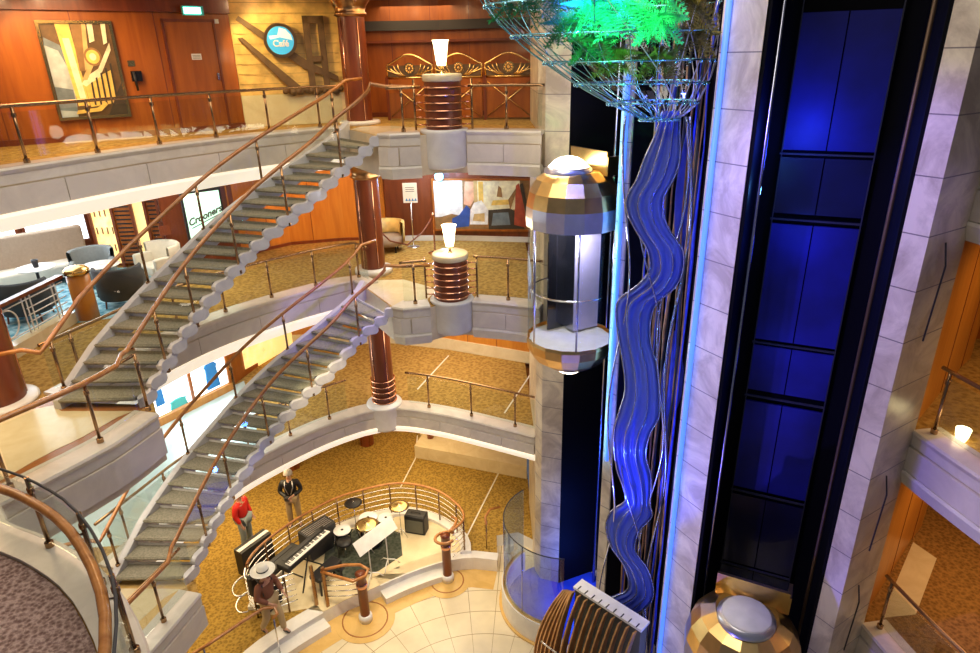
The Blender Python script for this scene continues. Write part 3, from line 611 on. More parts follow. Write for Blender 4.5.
railing(P_right, ZC, 'dark-topped glass railing of the right-hand lower deck beside the wood wall', 1.6, posts=[.12, 2.4])
railing(P_right, ZA, 'glass railing of the right-hand highest deck at the photo edge', 1.6, posts=[.5, 2.4])
# balcony: dark thin top rail on glass, separate thick wooden handrail inside
rb = railing(P_balc, ZB, 'curved balcony railing with thick red-brown wooden handrail beside the plum carpet', 1.1, h=.88, inset=.05, hr='charcoal', hr_r=.013, posts=[.9, 1.9, 2.95, 4.0, 5.0])
pin = shift(P_balc, .15); MB().tube([(p.x, p.y, ZB+.74) for p in pin], .045, 12).build('wooden_handrail', 'wood_rail', rb)
for s_ in (.9, 1.9, 2.95, 4.0, 5.0):
    p, t = path_at(shift(P_balc, .05), s_); q, _ = path_at(pin, s_*plen(pin)/plen(P_balc)); MB().tube([(p.x, p.y, ZB+.66), (q.x, q.y, ZB+.68), (q.x, q.y, ZB+.71)], .012, 6).build('bracket', 'chrome', rb)

# ------------------------------------------------------------------ columns, lamp pedestals
def column(x, y, z0, z1, label, r=.27, rings=0, plinth=.0, cap=True):
    root = thing('round_column', label, 'column', (x, y, z0))
    zs = z0
    if plinth: MB().lathe([(.0001, 0), (r+.16, 0), (r+.16, plinth-.02), (r+.13, plinth), (.0001, plinth)], (x, y, z0), 32).build('base', 'marble_white', root); zs = z0+plinth
    MB().lathe([(r, 0), (r, z1-zs-(.42 if cap else 0))], (x, y, zs), 32).build('shaft', 'wood_maroon', root)
    for a in (-2.2, -.95, .6, 2.2): 
        MB().tube([(x+(r+.004)*cos(a), y+(r+.004)*sin(a), zs+.02), (x+(r+.004)*cos(a), y+(r+.004)*sin(a), z1-.45)], .014, 6).build('inlay_strip', 'copper', root)
    if cap:
        MB().lathe([(r+.01, 0), (r+.05, .03), (r+.05, .07), (r+.02, .10), (r+.06, .20), (r+.14, .32), (r+.14, .42)], (x, y, z1-.42), 32).build('capital', 'bronze', root)
    for k in range(rings):
        MB().lathe([(r+.03+.016*cos(q), .016*sin(q)) for q in [2*pi*j/8 for j in range(9)]], (x, y, zs+.12+k*.145), 32).build('ring', 'copper', root)
    return root
column(-2.66, 14.5, ZA, 12.38, 'dark wood column with bronze capital beside the top of the upper staircase', plinth=.08)
column(-2.66, 14.5, ZB, 9.18, 'red wood column with bronze capital beside the sign stand on the middle deck', plinth=.14)
c3 = column(-2.64, 14.22, ZC, 5.88, 'dark wood column wrapped with copper rings below the lower staircase top', rings=5, plinth=.0, r=.26, cap=False)
struct(MB().lathe([(.0001, .10), (.42, .10), (.44, .06), (.42, .02), (.41, -.50), (.39, -.56), (.0001, -.56)], (-2.64, 14.15, ZC), 32).build('trim_60', 'marble_white'))
column(-7.28, 8.55, ZB, 9.18, 'large wooden column at the left edge beside the foot of the upper staircase', r=.36, cap=False, plinth=.06)
column(-5.95, 16.4, ZD, 2.58, 'orange column on the carpet behind the person in the black jacket', r=.2, cap=False)
column(-3.95, 17.6, ZD, 2.58, 'orange column seen under the deck edge behind the band stage', r=.22, cap=False)
column(-1.9, 17.2, ZD, 2.58, 'thin dark column beside the low marble wall behind the band stage', r=.1, cap=False)
def lamp_pedestal(z, label, cx=-.76, cy=12.5):
    root = thing('lamp_pedestal', label, 'lamp', (cx, cy, z))
    MB().lathe([(.0001, .07), (.43, .07), (.45, .04), (.43, .0), (.43, -.50), (.42, -.58), (.40, -.62), (.0001, -.62)], (cx, cy, z), 40).build('plinth', 'marble_white', root)
    MB().lathe([(.33, .07), (.33, .93)], (cx, cy, z), 36).build('drum', 'wood_dark', root)
    for k in range(6): MB().lathe([(.35+.017*cos(q), .017*sin(q)) for q in [2*pi*j/8 for j in range(9)]], (cx, cy, z+.14+k*.13), 36).build('ring', 'copper', root)
    MB().lathe([(.33, .0), (.36, .02), (.36, .11), (.34, .13), (.0001, .13)], (cx, cy, z+.88), 36).build('top', 'marble_cream', root)
    MB().lathe([(.06, 0), (.025, .04), (.02, .12), (.06, .16), (.0001, .17)], (cx, cy, z+1.0), 16).build('stem', 'brass', root)
    MB().lathe([(.0001, 0), (.075, 0), (.095, .1), (.115, .26), (.135, .40), (.15, .42), (.125, .42), (.0001, .40)], (cx, cy, z+1.14), 24).build('lamp_shade', 'lamp_white', root)
    for sgn in (-1, 1):
        for k in range(6): MB().tube([(cx+sgn*.36, cy, z+.14+k*.13), (cx+sgn*.52, cy+.02, z+.14+k*.13)], .012, 6).build('bracket_bar', 'copper', root)
        MB().tube([(cx+sgn*.52, cy+.02, z+.05), (cx+sgn*.52, cy+.02, z+.92)], .02, 8).build('side_post', 'rail_bronze', root)
    point((cx, cy-.25, z+1.45), 14, (1, .8, .5), .12, 'pedestal_lamp_glow'); return root
lamp_pedestal(ZA, 'copper-ringed pedestal lamp with glowing glass shade on the highest deck')
lamp_pedestal(ZB, 'copper-ringed pedestal lamp with glowing glass shade on the middle deck below the painting')

# ------------------------------------------------------------------ lifts
def lift(cx, cy, z, ang, label, top_white=False):
    root = thing('glass_lift_cabin', label, 'lift', (cx, cy, z), ang)   # local -Y faces the atrium
    r = .78; seg = 16
    def ring(prof, m, nm, a0=0, a1=2*pi, sg=seg, sm=False): return MB().lathe(prof, (0, 0, 0), sg, sm, a0, a1).build(nm, m, root, world=False)
    ring([(.0001, 0), (r-.03, 0), (r-.03, -.04), (.0001, -.04)], 'paper', 'floor_panel')
    ring([(r, .06), (r+.02, .0), (r+.0, -.16), (r-.12, -.36), (r-.36, -.52), (.26, -.58), (.0001, -.58)], 'gold_panel', 'bottom_bowl')
    ring([(.0001, -.68), (.20, -.66), (.27, -.57), (.0001, -.57)], 'bulb' if top_white else 'white', 'under_light', sm=True)
    zc = 2.28
    ring([(r-.02, zc-.16), (r+.03, zc-.16), (r+.04, zc), (r+.03, zc+.18)], 'silver', 'canopy_band')
    ring([(r+.03, zc+.18), (r-.02, zc+.42), (r-.14, zc+.62), (r-.34, zc+.74), (.0001, zc+.76)], 'gold_panel', 'roof')
    MB().lathe([(.40, -.06), (.40, .0), (.34, .04)] , (0, -.12, zc+.78), 32).build('roof_light_rim', 'silver', root, world=False)
    MB().lathe([(.34, 0), (.34, .05), (.30, .09), (.24, .15), (.15, .20), (.0001, .23)] if top_white else [(.34, 0), (.34, .06), (.32, .09), (.0001, .12)], (0, -.12, zc+.76), 32).build('roof_light', 'bulb' if top_white else 'white', root, world=False)
    MB().box((.02, .28, zc+.88), (1.0, .05, .38)).box((.52, .42, zc+.84), (.05, .32, .30)).build('roof_screen', 'gold_panel', root, world=False)
    ring([(r-.01, .06), (r-.01, zc-.16)], 'glass', 'glass_wall', radians(150), radians(390), 24, True)
    for a in (150, 207, 270, 333, 390):
        MB().tube([((r-.01)*cos(radians(a)), (r-.01)*sin(radians(a)), .05), ((r-.01)*cos(radians(a)), (r-.01)*sin(radians(a)), zc-.14)], .018, 8).build('mullion', 'steel_blue', root, world=False)
    MB().tube([((r-.07)*cos(a), (r-.07)*sin(a), .95) for a in [radians(165+i*8) for i in range(27)]], .016, 8).build('handrail', 'chrome', root, world=False)
    MB().box((-.12, .43, 1.08), (.03, .54, 2.08)).build('white_door', 'lavender', root, world=False)
    MB().box((-.42, -.02, 1.08), (.03, .40, 2.08)).build('dark_back_panel', 'black_gloss', root, world=False)
    MB().box((-.28, .17, 1.08), (.30, .03, 2.08)).build('side_panel', 'steel_blue', root, world=False)
    return root
l1 = lift(1.46, 11.0, 6.38, radians(-62), 'glass lift cabin with glowing dome lamp high in the left shaft', True)
m = MB()
for k, (a, z0, z1, wd) in enumerate(((-100, .75, 1.5, .05), (-104, .9, 1.35, .04), (-96, .6, 1.1, .045), (-108, .5, .95, .03), (-92, 1.0, 1.6, .03))):
    a = radians(a-40); rr = .775; tx, ty = -sin(a), cos(a); x, y = rr*cos(a), rr*sin(a)
    m.plate([(x-tx*wd, y-ty*wd, z0), (x+tx*wd, y+ty*wd, z0+.12), (x+tx*wd*.6, y+ty*wd*.6, z1), (x-tx*wd*.7, y-ty*wd*.7, z1-.15)], (cos(a), sin(a), 0), .006)
m.build('white_decal', 'white', [o for o in bpy.data.objects if o.parent == l1 and o.name.startswith('glass_wall')][0], world=False)
l2 = lift(3.62, 7.1, .66, radians(-27), 'lift cabin with golden faceted roof and pale round light, low in the wide right shaft')
point((1.1, 10.5, 9.75), 6, (1, .85, .6), .15, 'lift_glow'); point((1.5, 10.8, 8.3), 60, (.9, .88, 1), .2, 'lift_glow')  # second point added inside the cabin to brighten its floor

# round pit around the left lift
pc = Vector((1.45, 11.35)); R0 = 1.32
arc = [Vector((pc.x+R0*cos(a), pc.y+R0*sin(a))) for a in [radians(128+i*6) for i in range(24)]]
struct(MB().sweep(arc, [(0, -.34), (0, .22), (-.0, .24), (.0, .24), (.12, .24), (.12, -.34)]).build('wall_pit', 'marble_white'))
struct(MB().sweep(arc, [(-.06, -.338), (-.06, -.30), (0, -.30), (0, -.338)]).build('trim_61', 'marble_gold'))
struct(MB().sweep(arc, [(.03, .24), (.03, .27), (.10, .27), (.10, .24)]).build('trim_62', 'gold_panel'))
struct(MB().lathe([(.0001, 0), (1.2, 0)], (pc.x, pc.y, -.32), 32).build('floor', 'pit_blue', fix=False))
g = thing('curved_glass_screen', 'tall curved glass screen around the blue pit of the left lift', 'screen', (.5, 11, .27))
ga = shift(arc, .065)
for a, b in ((0, 8), (8, 16), (16, 23)): MB().sweep(ga[a:b+1], [(-.005, .27), (-.005, 2.0), (.005, 2.0), (.005, .27)]).build('glass_panel', 'glass_blue', g)
MB().tube([(p.x, p.y, 2.01) for p in ga], .012, 8).build('top_rim', 'charcoal', g)
for i in (8, 16): MB().tube([(ga[i].x, ga[i].y, .27), (ga[i].x, ga[i].y, 2.0)], .012, 8).build('post', 'steel_blue', g)

# ------------------------------------------------------------------ glass ribbon sculpture in the niche
O = Vector((2.2, 9.0)); dirv = O.normalized(); tang = Vector((dirv.y, -dirv.x))
rows = cat_rom([(0.249, 10.46, 0.113), (0.222, 10.17, 0.153), (0.17, 9.84, 0.233), (0.098, 9.58, 0.237), (-0.007, 9.37, 0.24), (-0.006, 9.16, 0.242), (0.107, 8.91, 0.23), (0.308, 8.6, 0.244), (0.348, 8.27, 0.233), (0.23, 7.99, 0.265), (-0.009, 7.73, 0.285), (-0.065, 7.47, 0.26), (-0.027, 7.1, 0.235), (0.089, 6.69, 0.252), (0.144, 6.31, 0.255), (0.122, 5.95, 0.303), (0.034, 5.61, 0.278), (0.032, 5.14, 0.252), (0.125, 4.67, 0.271), (0.199, 4.28, 0.225), (0.214, 4.03, 0.211), (0.129, 3.81, 0.344), (-0.005, 3.51, 0.283), (0.03, 3.19, 0.202), (0.291, 2.84, 0.202), (0.388, 2.4, 0.221), (0.184, 2.03, 0.346), (0.029, 1.62, 0.283), (0.058, 1.08, 0.27)], .06)
sc_root = thing('glass_ribbon_sculpture', 'tall winding blue glass ribbon sculpture with metal tubes hanging between the two piers', 'sculpture', (O.x, O.y, .3))
def P3(s, z, d): p = O+tang*s+dirv*d; return Vector((p.x, p.y, z))
depth = lambda z: .16*sin(z*1.9)
mb = MB(); vs = []; fs = []; K = 24
for i, (s_, z, hw) in enumerate(rows):
    hw_m = hw
    for j in range(K+1):
        t = j/K*2-1; vs.append(P3(s_+hw_m*t, z, depth(z)+.10*(t*t)+.03*cos(t*12)))
for i in range(len(rows)-1):
    for j in range(K): fs.append((i*(K+1)+j, i*(K+1)+j+1, (i+1)*(K+1)+j+1, (i+1)*(K+1)+j))
mb.add(vs, fs, True); rib = mb.build('ribbon', 'ribbon_glass', sc_root); sol = rib.modifiers.new('th', 'SOLIDIFY'); sol.thickness = .02
for t in (-1, -.35, .35, 1):
    MB().tube([P3(s_+hw*t, z, depth(z)-.015+.10*t*t) for s_, z, hw in rows], .012 if abs(t) < 1 else .018, 6).build('edge_tube', 'steel_blue', sc_root)
for ph, amp, s0, mt, rad in ((0, .12, .42, 'chrome', .016), (2.1, .10, -.26, 'chrome', .016), (1.0, .08, .55, 'steel_blue', .022), (3.4, .22, .12, 'steel_blue', .012)):
    MB().tube([P3(s0+amp*sin(z*1.5+ph), z, .12+.12*cos(z*1.5+ph)) for z in [.2+.12*i for i in range(86)]], rad, 6).build('wave_tube', mt, sc_root)
for z_, c_ in ((7.3, CYAN), (5.2, CYAN), (9.2, BLUE), (3.9, BLUE)): q_ = P3(.75, z_, -.55); point(tuple(q_), 16, c_, .06, 'ribbon_fill')  # added cyan and blue points brightening the ribbon
# perforated second ribbon on the right
for z0, z1, s0 in ((8.4, 10.3, .52), (5.4, 7.2, .56)):
    vs = []; fs = []
    for i in range(25):
        z = lerp(z0, z1, i/24); w2 = .15*sin(pi*i/24)+.02; c = s0+.05*sin(i/24*pi); vs += [P3(c-w2, z, .35), P3(c+w2, z, .42)]
    for i in range(24): fs.append((2*i, 2*i+1, 2*i+3, 2*i+2))
    b = MB().add(vs, fs, True).build('perforated_leaf', 'perforated', sc_root); q = b.modifiers.new('th', 'SOLIDIFY'); q.thickness = .015
# bundle of bamboo-like rods behind
rg = thing('rod_screen', 'screen of thin bronze and blue rods behind the glass ribbon', 'screen', (2.9, 9.4, -.3))
for k in range(22):
    t = k/21; x, y = lerp(2.50, 2.98, t)+random.uniform(-.03, .06), lerp(10.05, 8.62, t)+random.uniform(-.04, .04); z = random.uniform(-.3, .4); ps = []; rs = []
    while z < 12.2: ps.append((x+random.uniform(-.02, .02), y, z)); rs.append(random.uniform(.008, .026)); z += random.uniform(.4, 1.3)
    MB().tube(ps, rs, 6).build('rod', ('bamboo', 'blue_plastic', 'bamboo', 'charcoal')[k % 4], rg)

# ------------------------------------------------------------------ hanging basket with foliage
bk = thing('hanging_wire_basket', 'huge hanging basket of metal strips and glass tiles holding green foliage, top centre', 'hanging basket', (2.2, 9.0, 10.35))
prof = [(10.38, 2.30, .26), (10.52, 2.24, .50), (10.75, 2.08, .78), (11.0, 1.92, 1.02), (11.3, 1.74, 1.26), (11.65, 1.56, 1.46), (12.0, 1.46, 1.58), (12.45, 1.40, 1.66), (12.9, 1.40, 1.66)]
pr = cat_rom(prof, .12)
def bp(a, row): z, cx, r = row; return Vector((cx+r*cos(a), 9.0+r*.62*sin(a), z))
NR = 22
for k in range(NR):
    for sgn in (1,) if k % 2 else (1, -1):
        MB().tube([bp(2*pi*k/NR+sgn*.85*i/len(pr), row) for i, row in enumerate(pr)], .007, 5).build('wire_strip', 'cyan_metal' if cos(2*pi*k/NR) < .1 else 'silver', bk)
for row in pr[::3]: MB().tube([bp(2*pi*i/64, row) for i in range(64)], .012, 6, closed=True).build('hoop', 'cyan_metal', bk)
beads = []
for j, row in enumerate(pr[::3]):
    for i in range(0, 64, 2): a = 2*pi*i/64; beads.append(bp(a, row)+Vector((0, 0, -.02)))
beads.sort(key=lambda q: q.y); b0 = MB().ball((0, 0, 0), .020, 8).build('glass_bead', 'cyan_metal', bk, world=False); b0.location = beads[0]-bk.location
for q in beads[1:100]: b_ = b0.copy(); COL.objects.link(b_); b_.location = q-bk.location
mb = MB()
for q in beads[100:]: mb.ball(q, .020, 6)
o = mb.build('glass_bead', 'cyan_metal', bk); o['kind'] = 'stuff'
mb = MB()
for j in range(1, len(pr)-2, 2):
    for i in range(48):
        a0, a1 = 2*pi*i/48, 2*pi*(i+.86)/48; r0, r1 = pr[j], pr[min(j+2, len(pr)-1)]
        if random.random() < .3: mb.add([bp(a0, r0), bp(a1, r0), bp(a1, r1), bp(a0, r1)], [(0, 1, 2, 3)])
mb.build('glass_tile', 'glass_blue', bk)['kind'] = 'stuff'
fol = MB()
def fern(c, up, L, n, spread, m):
    fol.m = m
    for q in range(n):
        a = random.uniform(0, 2*pi); d = Vector((cos(a)*spread, sin(a)*spread, 0))+Vector(up); d.normalize(); c0 = Vector(c)
        side = d.cross(Vector((random.uniform(-1, 1), random.uniform(-1, 1), random.uniform(-1, 1)))).normalized()
        for k in range(12):
            t = k/11; p = c0+d*L*t+Vector((0, 0, -.35*L*t*t)); wd = .15*L*sin(pi*min(1, t*.9+.12))+.01
            for s_ in (-1, 1):
                tip = p+side*s_*wd*2.2+d*.07*L; fol.add([p-d*.012, p+side*s_*wd+d*.035*L+Vector((0, 0, .01)), tip, p+side*s_*wd*.9+Vector((0, 0, -.01))], [(0, 1, 2, 3)])
clus = [((1.25, 8.45, 11.75), 1), ((1.65, 8.25, 11.7), 1), ((2.0, 8.2, 11.55), 1), ((1.9, 8.15, 11.95), 1), ((.7, 8.5, 12.0), 0), ((1.0, 8.4, 11.55), 0), ((1.3, 8.5, 11.35), 0), ((2.35, 8.35, 11.75), 2), ((2.5, 8.5, 11.4), 2), ((2.15, 8.6, 11.15), 2), ((1.6, 8.6, 11.2), 2), ((.45, 8.8, 11.95), 0), ((1.0, 9.2, 11.9), 0), ((1.9, 9.3, 11.7), 2), ((2.6, 9.0, 11.9), 2), ((1.5, 8.9, 11.8), 0)]
for c, m_ in clus: fern(c, (0, -.1, -.5), .44 if c[2] > 11.6 else .32, 34, .85, m_); fern(c, (0, 0, .3), .34, 12, 1, m_)
fo = fol.build('foliage', ['leaf_green', 'leaf_bright', 'leaf_olive'], bk, fix=False); fo['kind'] = 'stuff'
MB().tube([(1.4, 9.0, 12.7), (1.4, 9.0, 14.5)], .03, 8).build('hanger', 'charcoal', bk)
spot((.9, 6.4, 11.9), (1.6, 8.6, 11.5), 520, (.12, 1, .36), 40)
spot((1.6, 6.9, 12.6), (2.4, 8.7, 11.4), 90, (1, .75, .4), 40)

# ------------------------------------------------------------------ fin fountain at the foot of the sculpture
ff = thing('fin_fountain', 'curved bronze fins round a white-topped box at the foot of the glass ribbon', 'sculpture', (1.9, 8.6, -.34))
A0, A1 = Vector((1.42, 8.98)), Vector((2.38, 8.02)); ud = (A1-A0).normalized(); nd = Vector((ud.y, -ud.x)); nd = nd if nd.x < 0 else -nd
rz = atan2(ud.y, ud.x); cc = (A0+A1)/2-nd*.10
MB().box((cc.x, cc.y, 2.38), ((A1-A0).length+.05, .26, .05), rz).build('white_top', 'white', ff)
MB().box((cc.x, cc.y, 1.0), ((A1-A0).length, .2, 2.68), rz).build('core', 'amp_grille', ff)
sl = MB()
for k in range(9):
    p = A0.lerp(A1, (k+.5)/9)-nd*.02; sl.box((p.x, p.y, 2.408), (.02, .10, .006), rz)
sl.build('slot', 'black', ff)
for k in range(15):
    t = (k-5)/9.5; B0 = A0.lerp(A1, max(t, 0)) if t >= 0 else A0+nd*(-.02)+Vector((-.06, .10))*(-t*3.2)
    ang = 0 if t >= 0 else t*1.1; dirn = Vector((nd.x*cos(ang)-nd.y*sin(ang), nd.x*sin(ang)+nd.y*cos(ang)))
    prof_o = []; prof_i = []
    for i in range(15):
        q = i/14; z = lerp(2.34 if t >= 0 else 2.3+t*.25, -.3, q); o = .04+.62*sin(pi*min(1, q*.80+.02))**.75; prof_o.append((o, z)); prof_i.append((o-.10-.10*sin(pi*q), z-.02))
    ring_ = [B0+dirn*o for o, z in prof_o]; th = Vector((-dirn.y, dirn.x))*.014
    vs = []; fs = []
    for (o, z), (o2, z2) in zip(prof_o, prof_i):
        a, b = B0+dirn*o, B0+dirn*max(o2, 0); vs += [(*(a+th), z), (*(a-th), z), (*(b-th), z2), (*(b+th), z2)]
    for i in range(14):
        for j in range(4): j2 = (j+1) % 4; fs.append((i*4+j, i*4+j2, (i+1)*4+j2, (i+1)*4+j))
    fs += [(0, 1, 2, 3), (56+3, 56+2, 56+1, 56)]
    MB().add(vs, fs).build('fin', 'fin_bronze', ff)
MB().tube([(*(A0.lerp(A1, t)+nd*.60), 1.35) for t in [i/10 for i in range(-2, 11)]], .02, 8).build('tie_bar', 'chrome', ff)
# ------------------------------------------------------------------ wall-mounted things: local frame helper
class Frame:                                               # flat thing on a wall: local x along wall, z up, n towards the viewer
    def __init__(s, p, q, z): s.p = Vector((*p, z)); d = Vector((q[0]-p[0], q[1]-p[1], 0)); s.L = d.length; s.u = d.normalized(); s.n = Vector((s.u.y, -s.u.x, 0)); s.rz = atan2(s.u.y, s.u.x)
    def at(s, x, z, d=0): return s.p+s.u*x+Vector((0, 0, z))+s.n*d
    def box(s, mb, x0, x1, z0, z1, d0, d1): c = s.at((x0+x1)/2, (z0+z1)/2, (d0+d1)/2); mb.box(c, (x1-x0, d1-d0, z1-z0), s.rz)
    def poly(s, mb, pts, d, th=.004): mb.plate([s.at(x, z, d) for x, z in pts], s.n, th)
    def bar(s, mb, pts, r, d): mb.tube([s.at(x, z, d) for x, z in pts], r, 8)
def text_mesh(body, size, loc, u, n, matname, parent, name='lettering', th=.004, bold=0, shear=0):
    c = bpy.data.curves.new('t', 'FONT'); c.body = body; c.size = size; c.align_x = 'CENTER'; c.align_y = 'CENTER'; c.extrude = th; c.offset = bold; c.shear = shear
    o = bpy.data.objects.new('t', c); COL.objects.link(o); bpy.context.view_layer.update()
    me = bpy.data.meshes.new_from_object(o.evaluated_get(bpy.context.evaluated_depsgraph_get())); bpy.data.objects.remove(o)
    u = Vector(u).normalized(); n = Vector(n).normalized(); up = n.cross(u)
    Mx = Matrix((u, up, n)).transposed(); me.transform(Mx.to_4x4()); me.transform(Matrix.Translation(Vector(loc)-parent.matrix_basis.translation))
    me.materials.clear(); me.materials.append(M[matname]); t = bpy.data.objects.new(name, me); COL.objects.link(t); t.parent = parent; return t
def framed(fr, x0, x1, z0, z1, label, cat='painting', name='framed_painting', fm='brass', fw=.05, canvas=None, cm='relief_brown'):
    c = fr.at((x0+x1)/2, z0, .02); g = thing(name, label, cat, c)
    mb = MB()
    for a in ((x0-fw, x1+fw, z1, z1+fw), (x0-fw, x1+fw, z0-fw, z0), (x0-fw, x0, z0, z1), (x1, x1+fw, z0, z1)): fr.box(mb, *a, .0, .06)
    mb.build('frame', fm, g)
    mb = MB(); fr.box(mb, x0, x1, z0, z1, .005, .03); mats = [cm]
    if canvas:
        for k, (mt, pts) in enumerate(canvas):
            if mt not in mats: mats.append(mt)
            mb.m = mats.index(mt); fr.poly(mb, [(x0+(x1-x0)*a, z0+(z1-z0)*b) for a, b in pts], .031+k*.0012, .001)
    mb.build('canvas', mats, g); return g
for nm, col in (('paint_gold', (.85, .55, .12)), ('paint_tan', (.62, .42, .16)), ('paint_sky', (.45, .50, .50)), ('paint_slate', (.16, .20, .22)), ('paint_dark', (.05, .035, .02)), ('paint_cream', (.88, .78, .52)), ('paint_red', (.42, .07, .03)), ('paint_blue', (.03, .08, .32)), ('paint_peach', (.80, .42, .25)), ('paint_white', (.82, .80, .74)), ('paint_umber', (.28, .15, .05))): plain(nm, col, .55, var=.22, sc=7)
def oval(cx, cz, rx, rz_, n=20): return [(cx+rx*cos(2*pi*k/n), cz+rz_*sin(2*pi*k/n)) for k in range(n)]
# big painting on the corridor wall of deck A (staircase with ornate balustrade)
fA = Frame((-8.27, 11.83), (-6.18, 13.3), ZA)
cv = [('paint_sky', [(.0, .0), (.24, .0), (.30, .45), (.18, .72), (.0, .78)]), ('paint_slate', [(.0, .08), (.25, .06), (.26, .3), (.0, .34)]), ('paint_slate', [(0, .78), (.18, .72), (.3, .45), (.34, .47), (.22, .78), (.02, .86)]),
      ('paint_gold', [(.28, .12), (.45, .12), (.42, 1), (.22, 1), (.24, .75)]), ('paint_cream', [(.33, .2), (.42, .2), (.38, .85), (.28, .85)]), ('paint_umber', [(.42, .5), (.5, .5), (.6, 1), (.44, 1)]), ('paint_tan', [(.5, .5), (.58, .55), (.66, 1), (.6, 1)]),
      ('paint_cream', [(.66, .8), (.74, .82), (.76, 1), (.68, 1)]), ('paint_gold', [(.46, .1), (.9, .14), (.88, .5), (.62, .42), (.44, .38)]), ('paint_cream', [(.40, .36), (.46, .33), (.7, .43), (.95, .72), (.95, .8), (.7, .52), (.5, .44)]),
      ('paint_tan', [(.42, .40), (.62, .62), (.68, .60), (.5, .40)]), ('paint_umber', oval(.66, .65, .13, .10)), ('paint_gold', oval(.66, .65, .10, .075)), ('paint_cream', oval(.66, .65, .05, .04)), ('paint_cream', [(.86, .78), (.92, .80), (.95, 1), (.88, 1)])]
for k in range(5): cv.append(('paint_dark', [(.52+k*.085, .12), (.55+k*.085, .12), (.57+k*.085, .38+k*.05), (.54+k*.085, .37+k*.05)]))
cv += [('paint_gold', [(.22, .03), (.6, .05), (.72, .12), (.7, .15), (.55, .09), (.25, .07)]), ('paint_dark', [(.7, .0), (1, .0), (1, .36), (.9, .25)])]
framed(fA, .84, 1.90, .42, 1.95, 'tall gold-framed painting of an ornate curving staircase on the orange wood wall', canvas=cv)
fA2 = Frame((-6.61, 12.998), (-6.18, 13.3), ZA)
g = thing('wall_telephone', 'black wall telephone hanging beside the tall framed painting', 'telephone', fA2.at(.12, .95, .01)); mb = MB(); fA2.box(mb, .06, .24, .98, 1.16, 0, .07); mb.build('body', 'black_gloss', g)
mb = MB(); mb.tube([fA2.at(.10, 1.15, .10), fA2.at(.11, 1.0, .11), fA2.at(.12, .82, .09)], .022, 8); mb.build('handset', 'black', g)
mb = MB(); fA2.box(mb, .05, .17, 1.24, 1.34, 0, .012); tag(mb.build('notice_plate', 'brass'), 'small brass plate on the wall above the black telephone', 'plate')
# service door
fD = Frame((-6.03, 13.44), (-5.05, 14.35), ZA)
mb = MB(); fD.box(mb, .06, .98, .02, 2.0, 0, .03); struct(mb.build('door_1', 'wood_orange'))
mb = MB(); fD.box(mb, .02, .06, 0, 2.05, 0, .05); fD.box(mb, .98, 1.02, 0, 2.05, 0, .05); fD.box(mb, .02, 1.02, 2.0, 2.05, 0, .05); struct(mb.build('trim_70', 'wood_dark'))
mb = MB(); fD.box(mb, .90, .94, .95, 1.08, .03, .07); mb.build('door_handle', 'chrome', bpy.data.objects['door_1'])
g = thing('door_sign', 'small white notice with printed lines on the orange service door', 'sign', fD.at(.56, 1.33, .031)); mb = MB(); fD.box(mb, .47, .66, 1.33, 1.44, .031, .037); mb.build('plate', 'white', g)
mb = MB()
for k in range(3): fD.box(mb, .49, .64, 1.355+k*.025, 1.362+k*.025, .037, .039)
mb.build('printed_line', 'charcoal', [o for o in bpy.data.objects if o.parent == g][0])
mb = MB(); fD.box(mb, 1.04, 1.12, 1.98, 2.06, .0, .02); tag(mb.build('door_alarm_box', 'white'), 'tiny white box above the corner of the service door', 'box')
g = thing('exit_sign', 'glowing green-white exit light under the cornice above the service door', 'sign', (-5.45, 13.60, 12.0)); MB().box((-5.45, 13.60, 12.08), (.30, .10, .11), radians(40)).build('lit_panel', 'exit_green', g); MB().box((-5.45, 13.64, 12.08), (.38, .08, .16), radians(40)).build('housing', 'teal_cloth', g)
struct(MB().sweep(V2(wA), [(-.10, 2.16+ZA), (-.10, 2.48+ZA), (0, 2.48+ZA), (0, 2.16+ZA)]).build('trim_71', 'wood_dark'))
# relief wall with golden bridge and round blue sign
fR_ = Frame((-5.05, 14.37), (-3.05, 15.1), ZA)
struct(MB().box((0, 0, -5), (.01, .01, .01)).build('trim_72', 'relief_brown')) if False else None
g = thing('bridge_relief', 'golden wall relief with dark diagonal beams and an arched tower', 'wall relief', fR_.at(1.1, .65, .02))
L_ = fR_.L
mb = MB(); fR_.poly(mb, [(.12, 2.05), (.18, 2.12), (L_*.68, 1.25), (L_*.95, .95), (L_*.95, .85), (L_*.62, 1.12)], .03, .03); fR_.poly(mb, [(.10, 1.72), (.2, 1.72), (L_*.6, .72), (L_*.5, .66)], .03, .04); mb.build('beam', 'relief_brown', g)
mb = MB(); fR_.box(mb, L_*.66, L_*.72, .68, 2.12, .03, .07); fR_.box(mb, L_*.80, L_*.86, .68, 2.12, .03, .07); fR_.box(mb, L_*.66, L_*.86, 1.98, 2.12, .03, .07); fR_.box(mb, L_*.70, L_*.82, 1.25, 1.36, .03, .07); mb.build('tower', 'relief_brown', g)
mb = MB()
for k in range(22): x = L_*.42+k*.055; mb.ball(fR_.at(x, .68+.03*sin(k*1.9), .05), .06+.02*sin(k*2.7), 8)
mb.build('foliage', 'relief_brown', g)
mb = MB()
for k in range(9): fR_.box(mb, .02, L_-.04, .84+k*.19, .845+k*.19, .001, .008)
mb.build('plaster_line', 'relief_brown', g)
g = thing('round_cafe_sign', 'round blue cafe sign in a bronze ring on the golden relief wall', 'sign', fR_.at(.92, 1.40, .09))
cc = fR_.at(.92, 1.66, .09)
def disc(mb, c, fr, r, d, th, n=32): mb.plate([c+fr.u*r*cos(2*pi*k/n)+Vector((0, 0, r*sin(2*pi*k/n)))+fr.n*d for k in range(n)], fr.n, th)
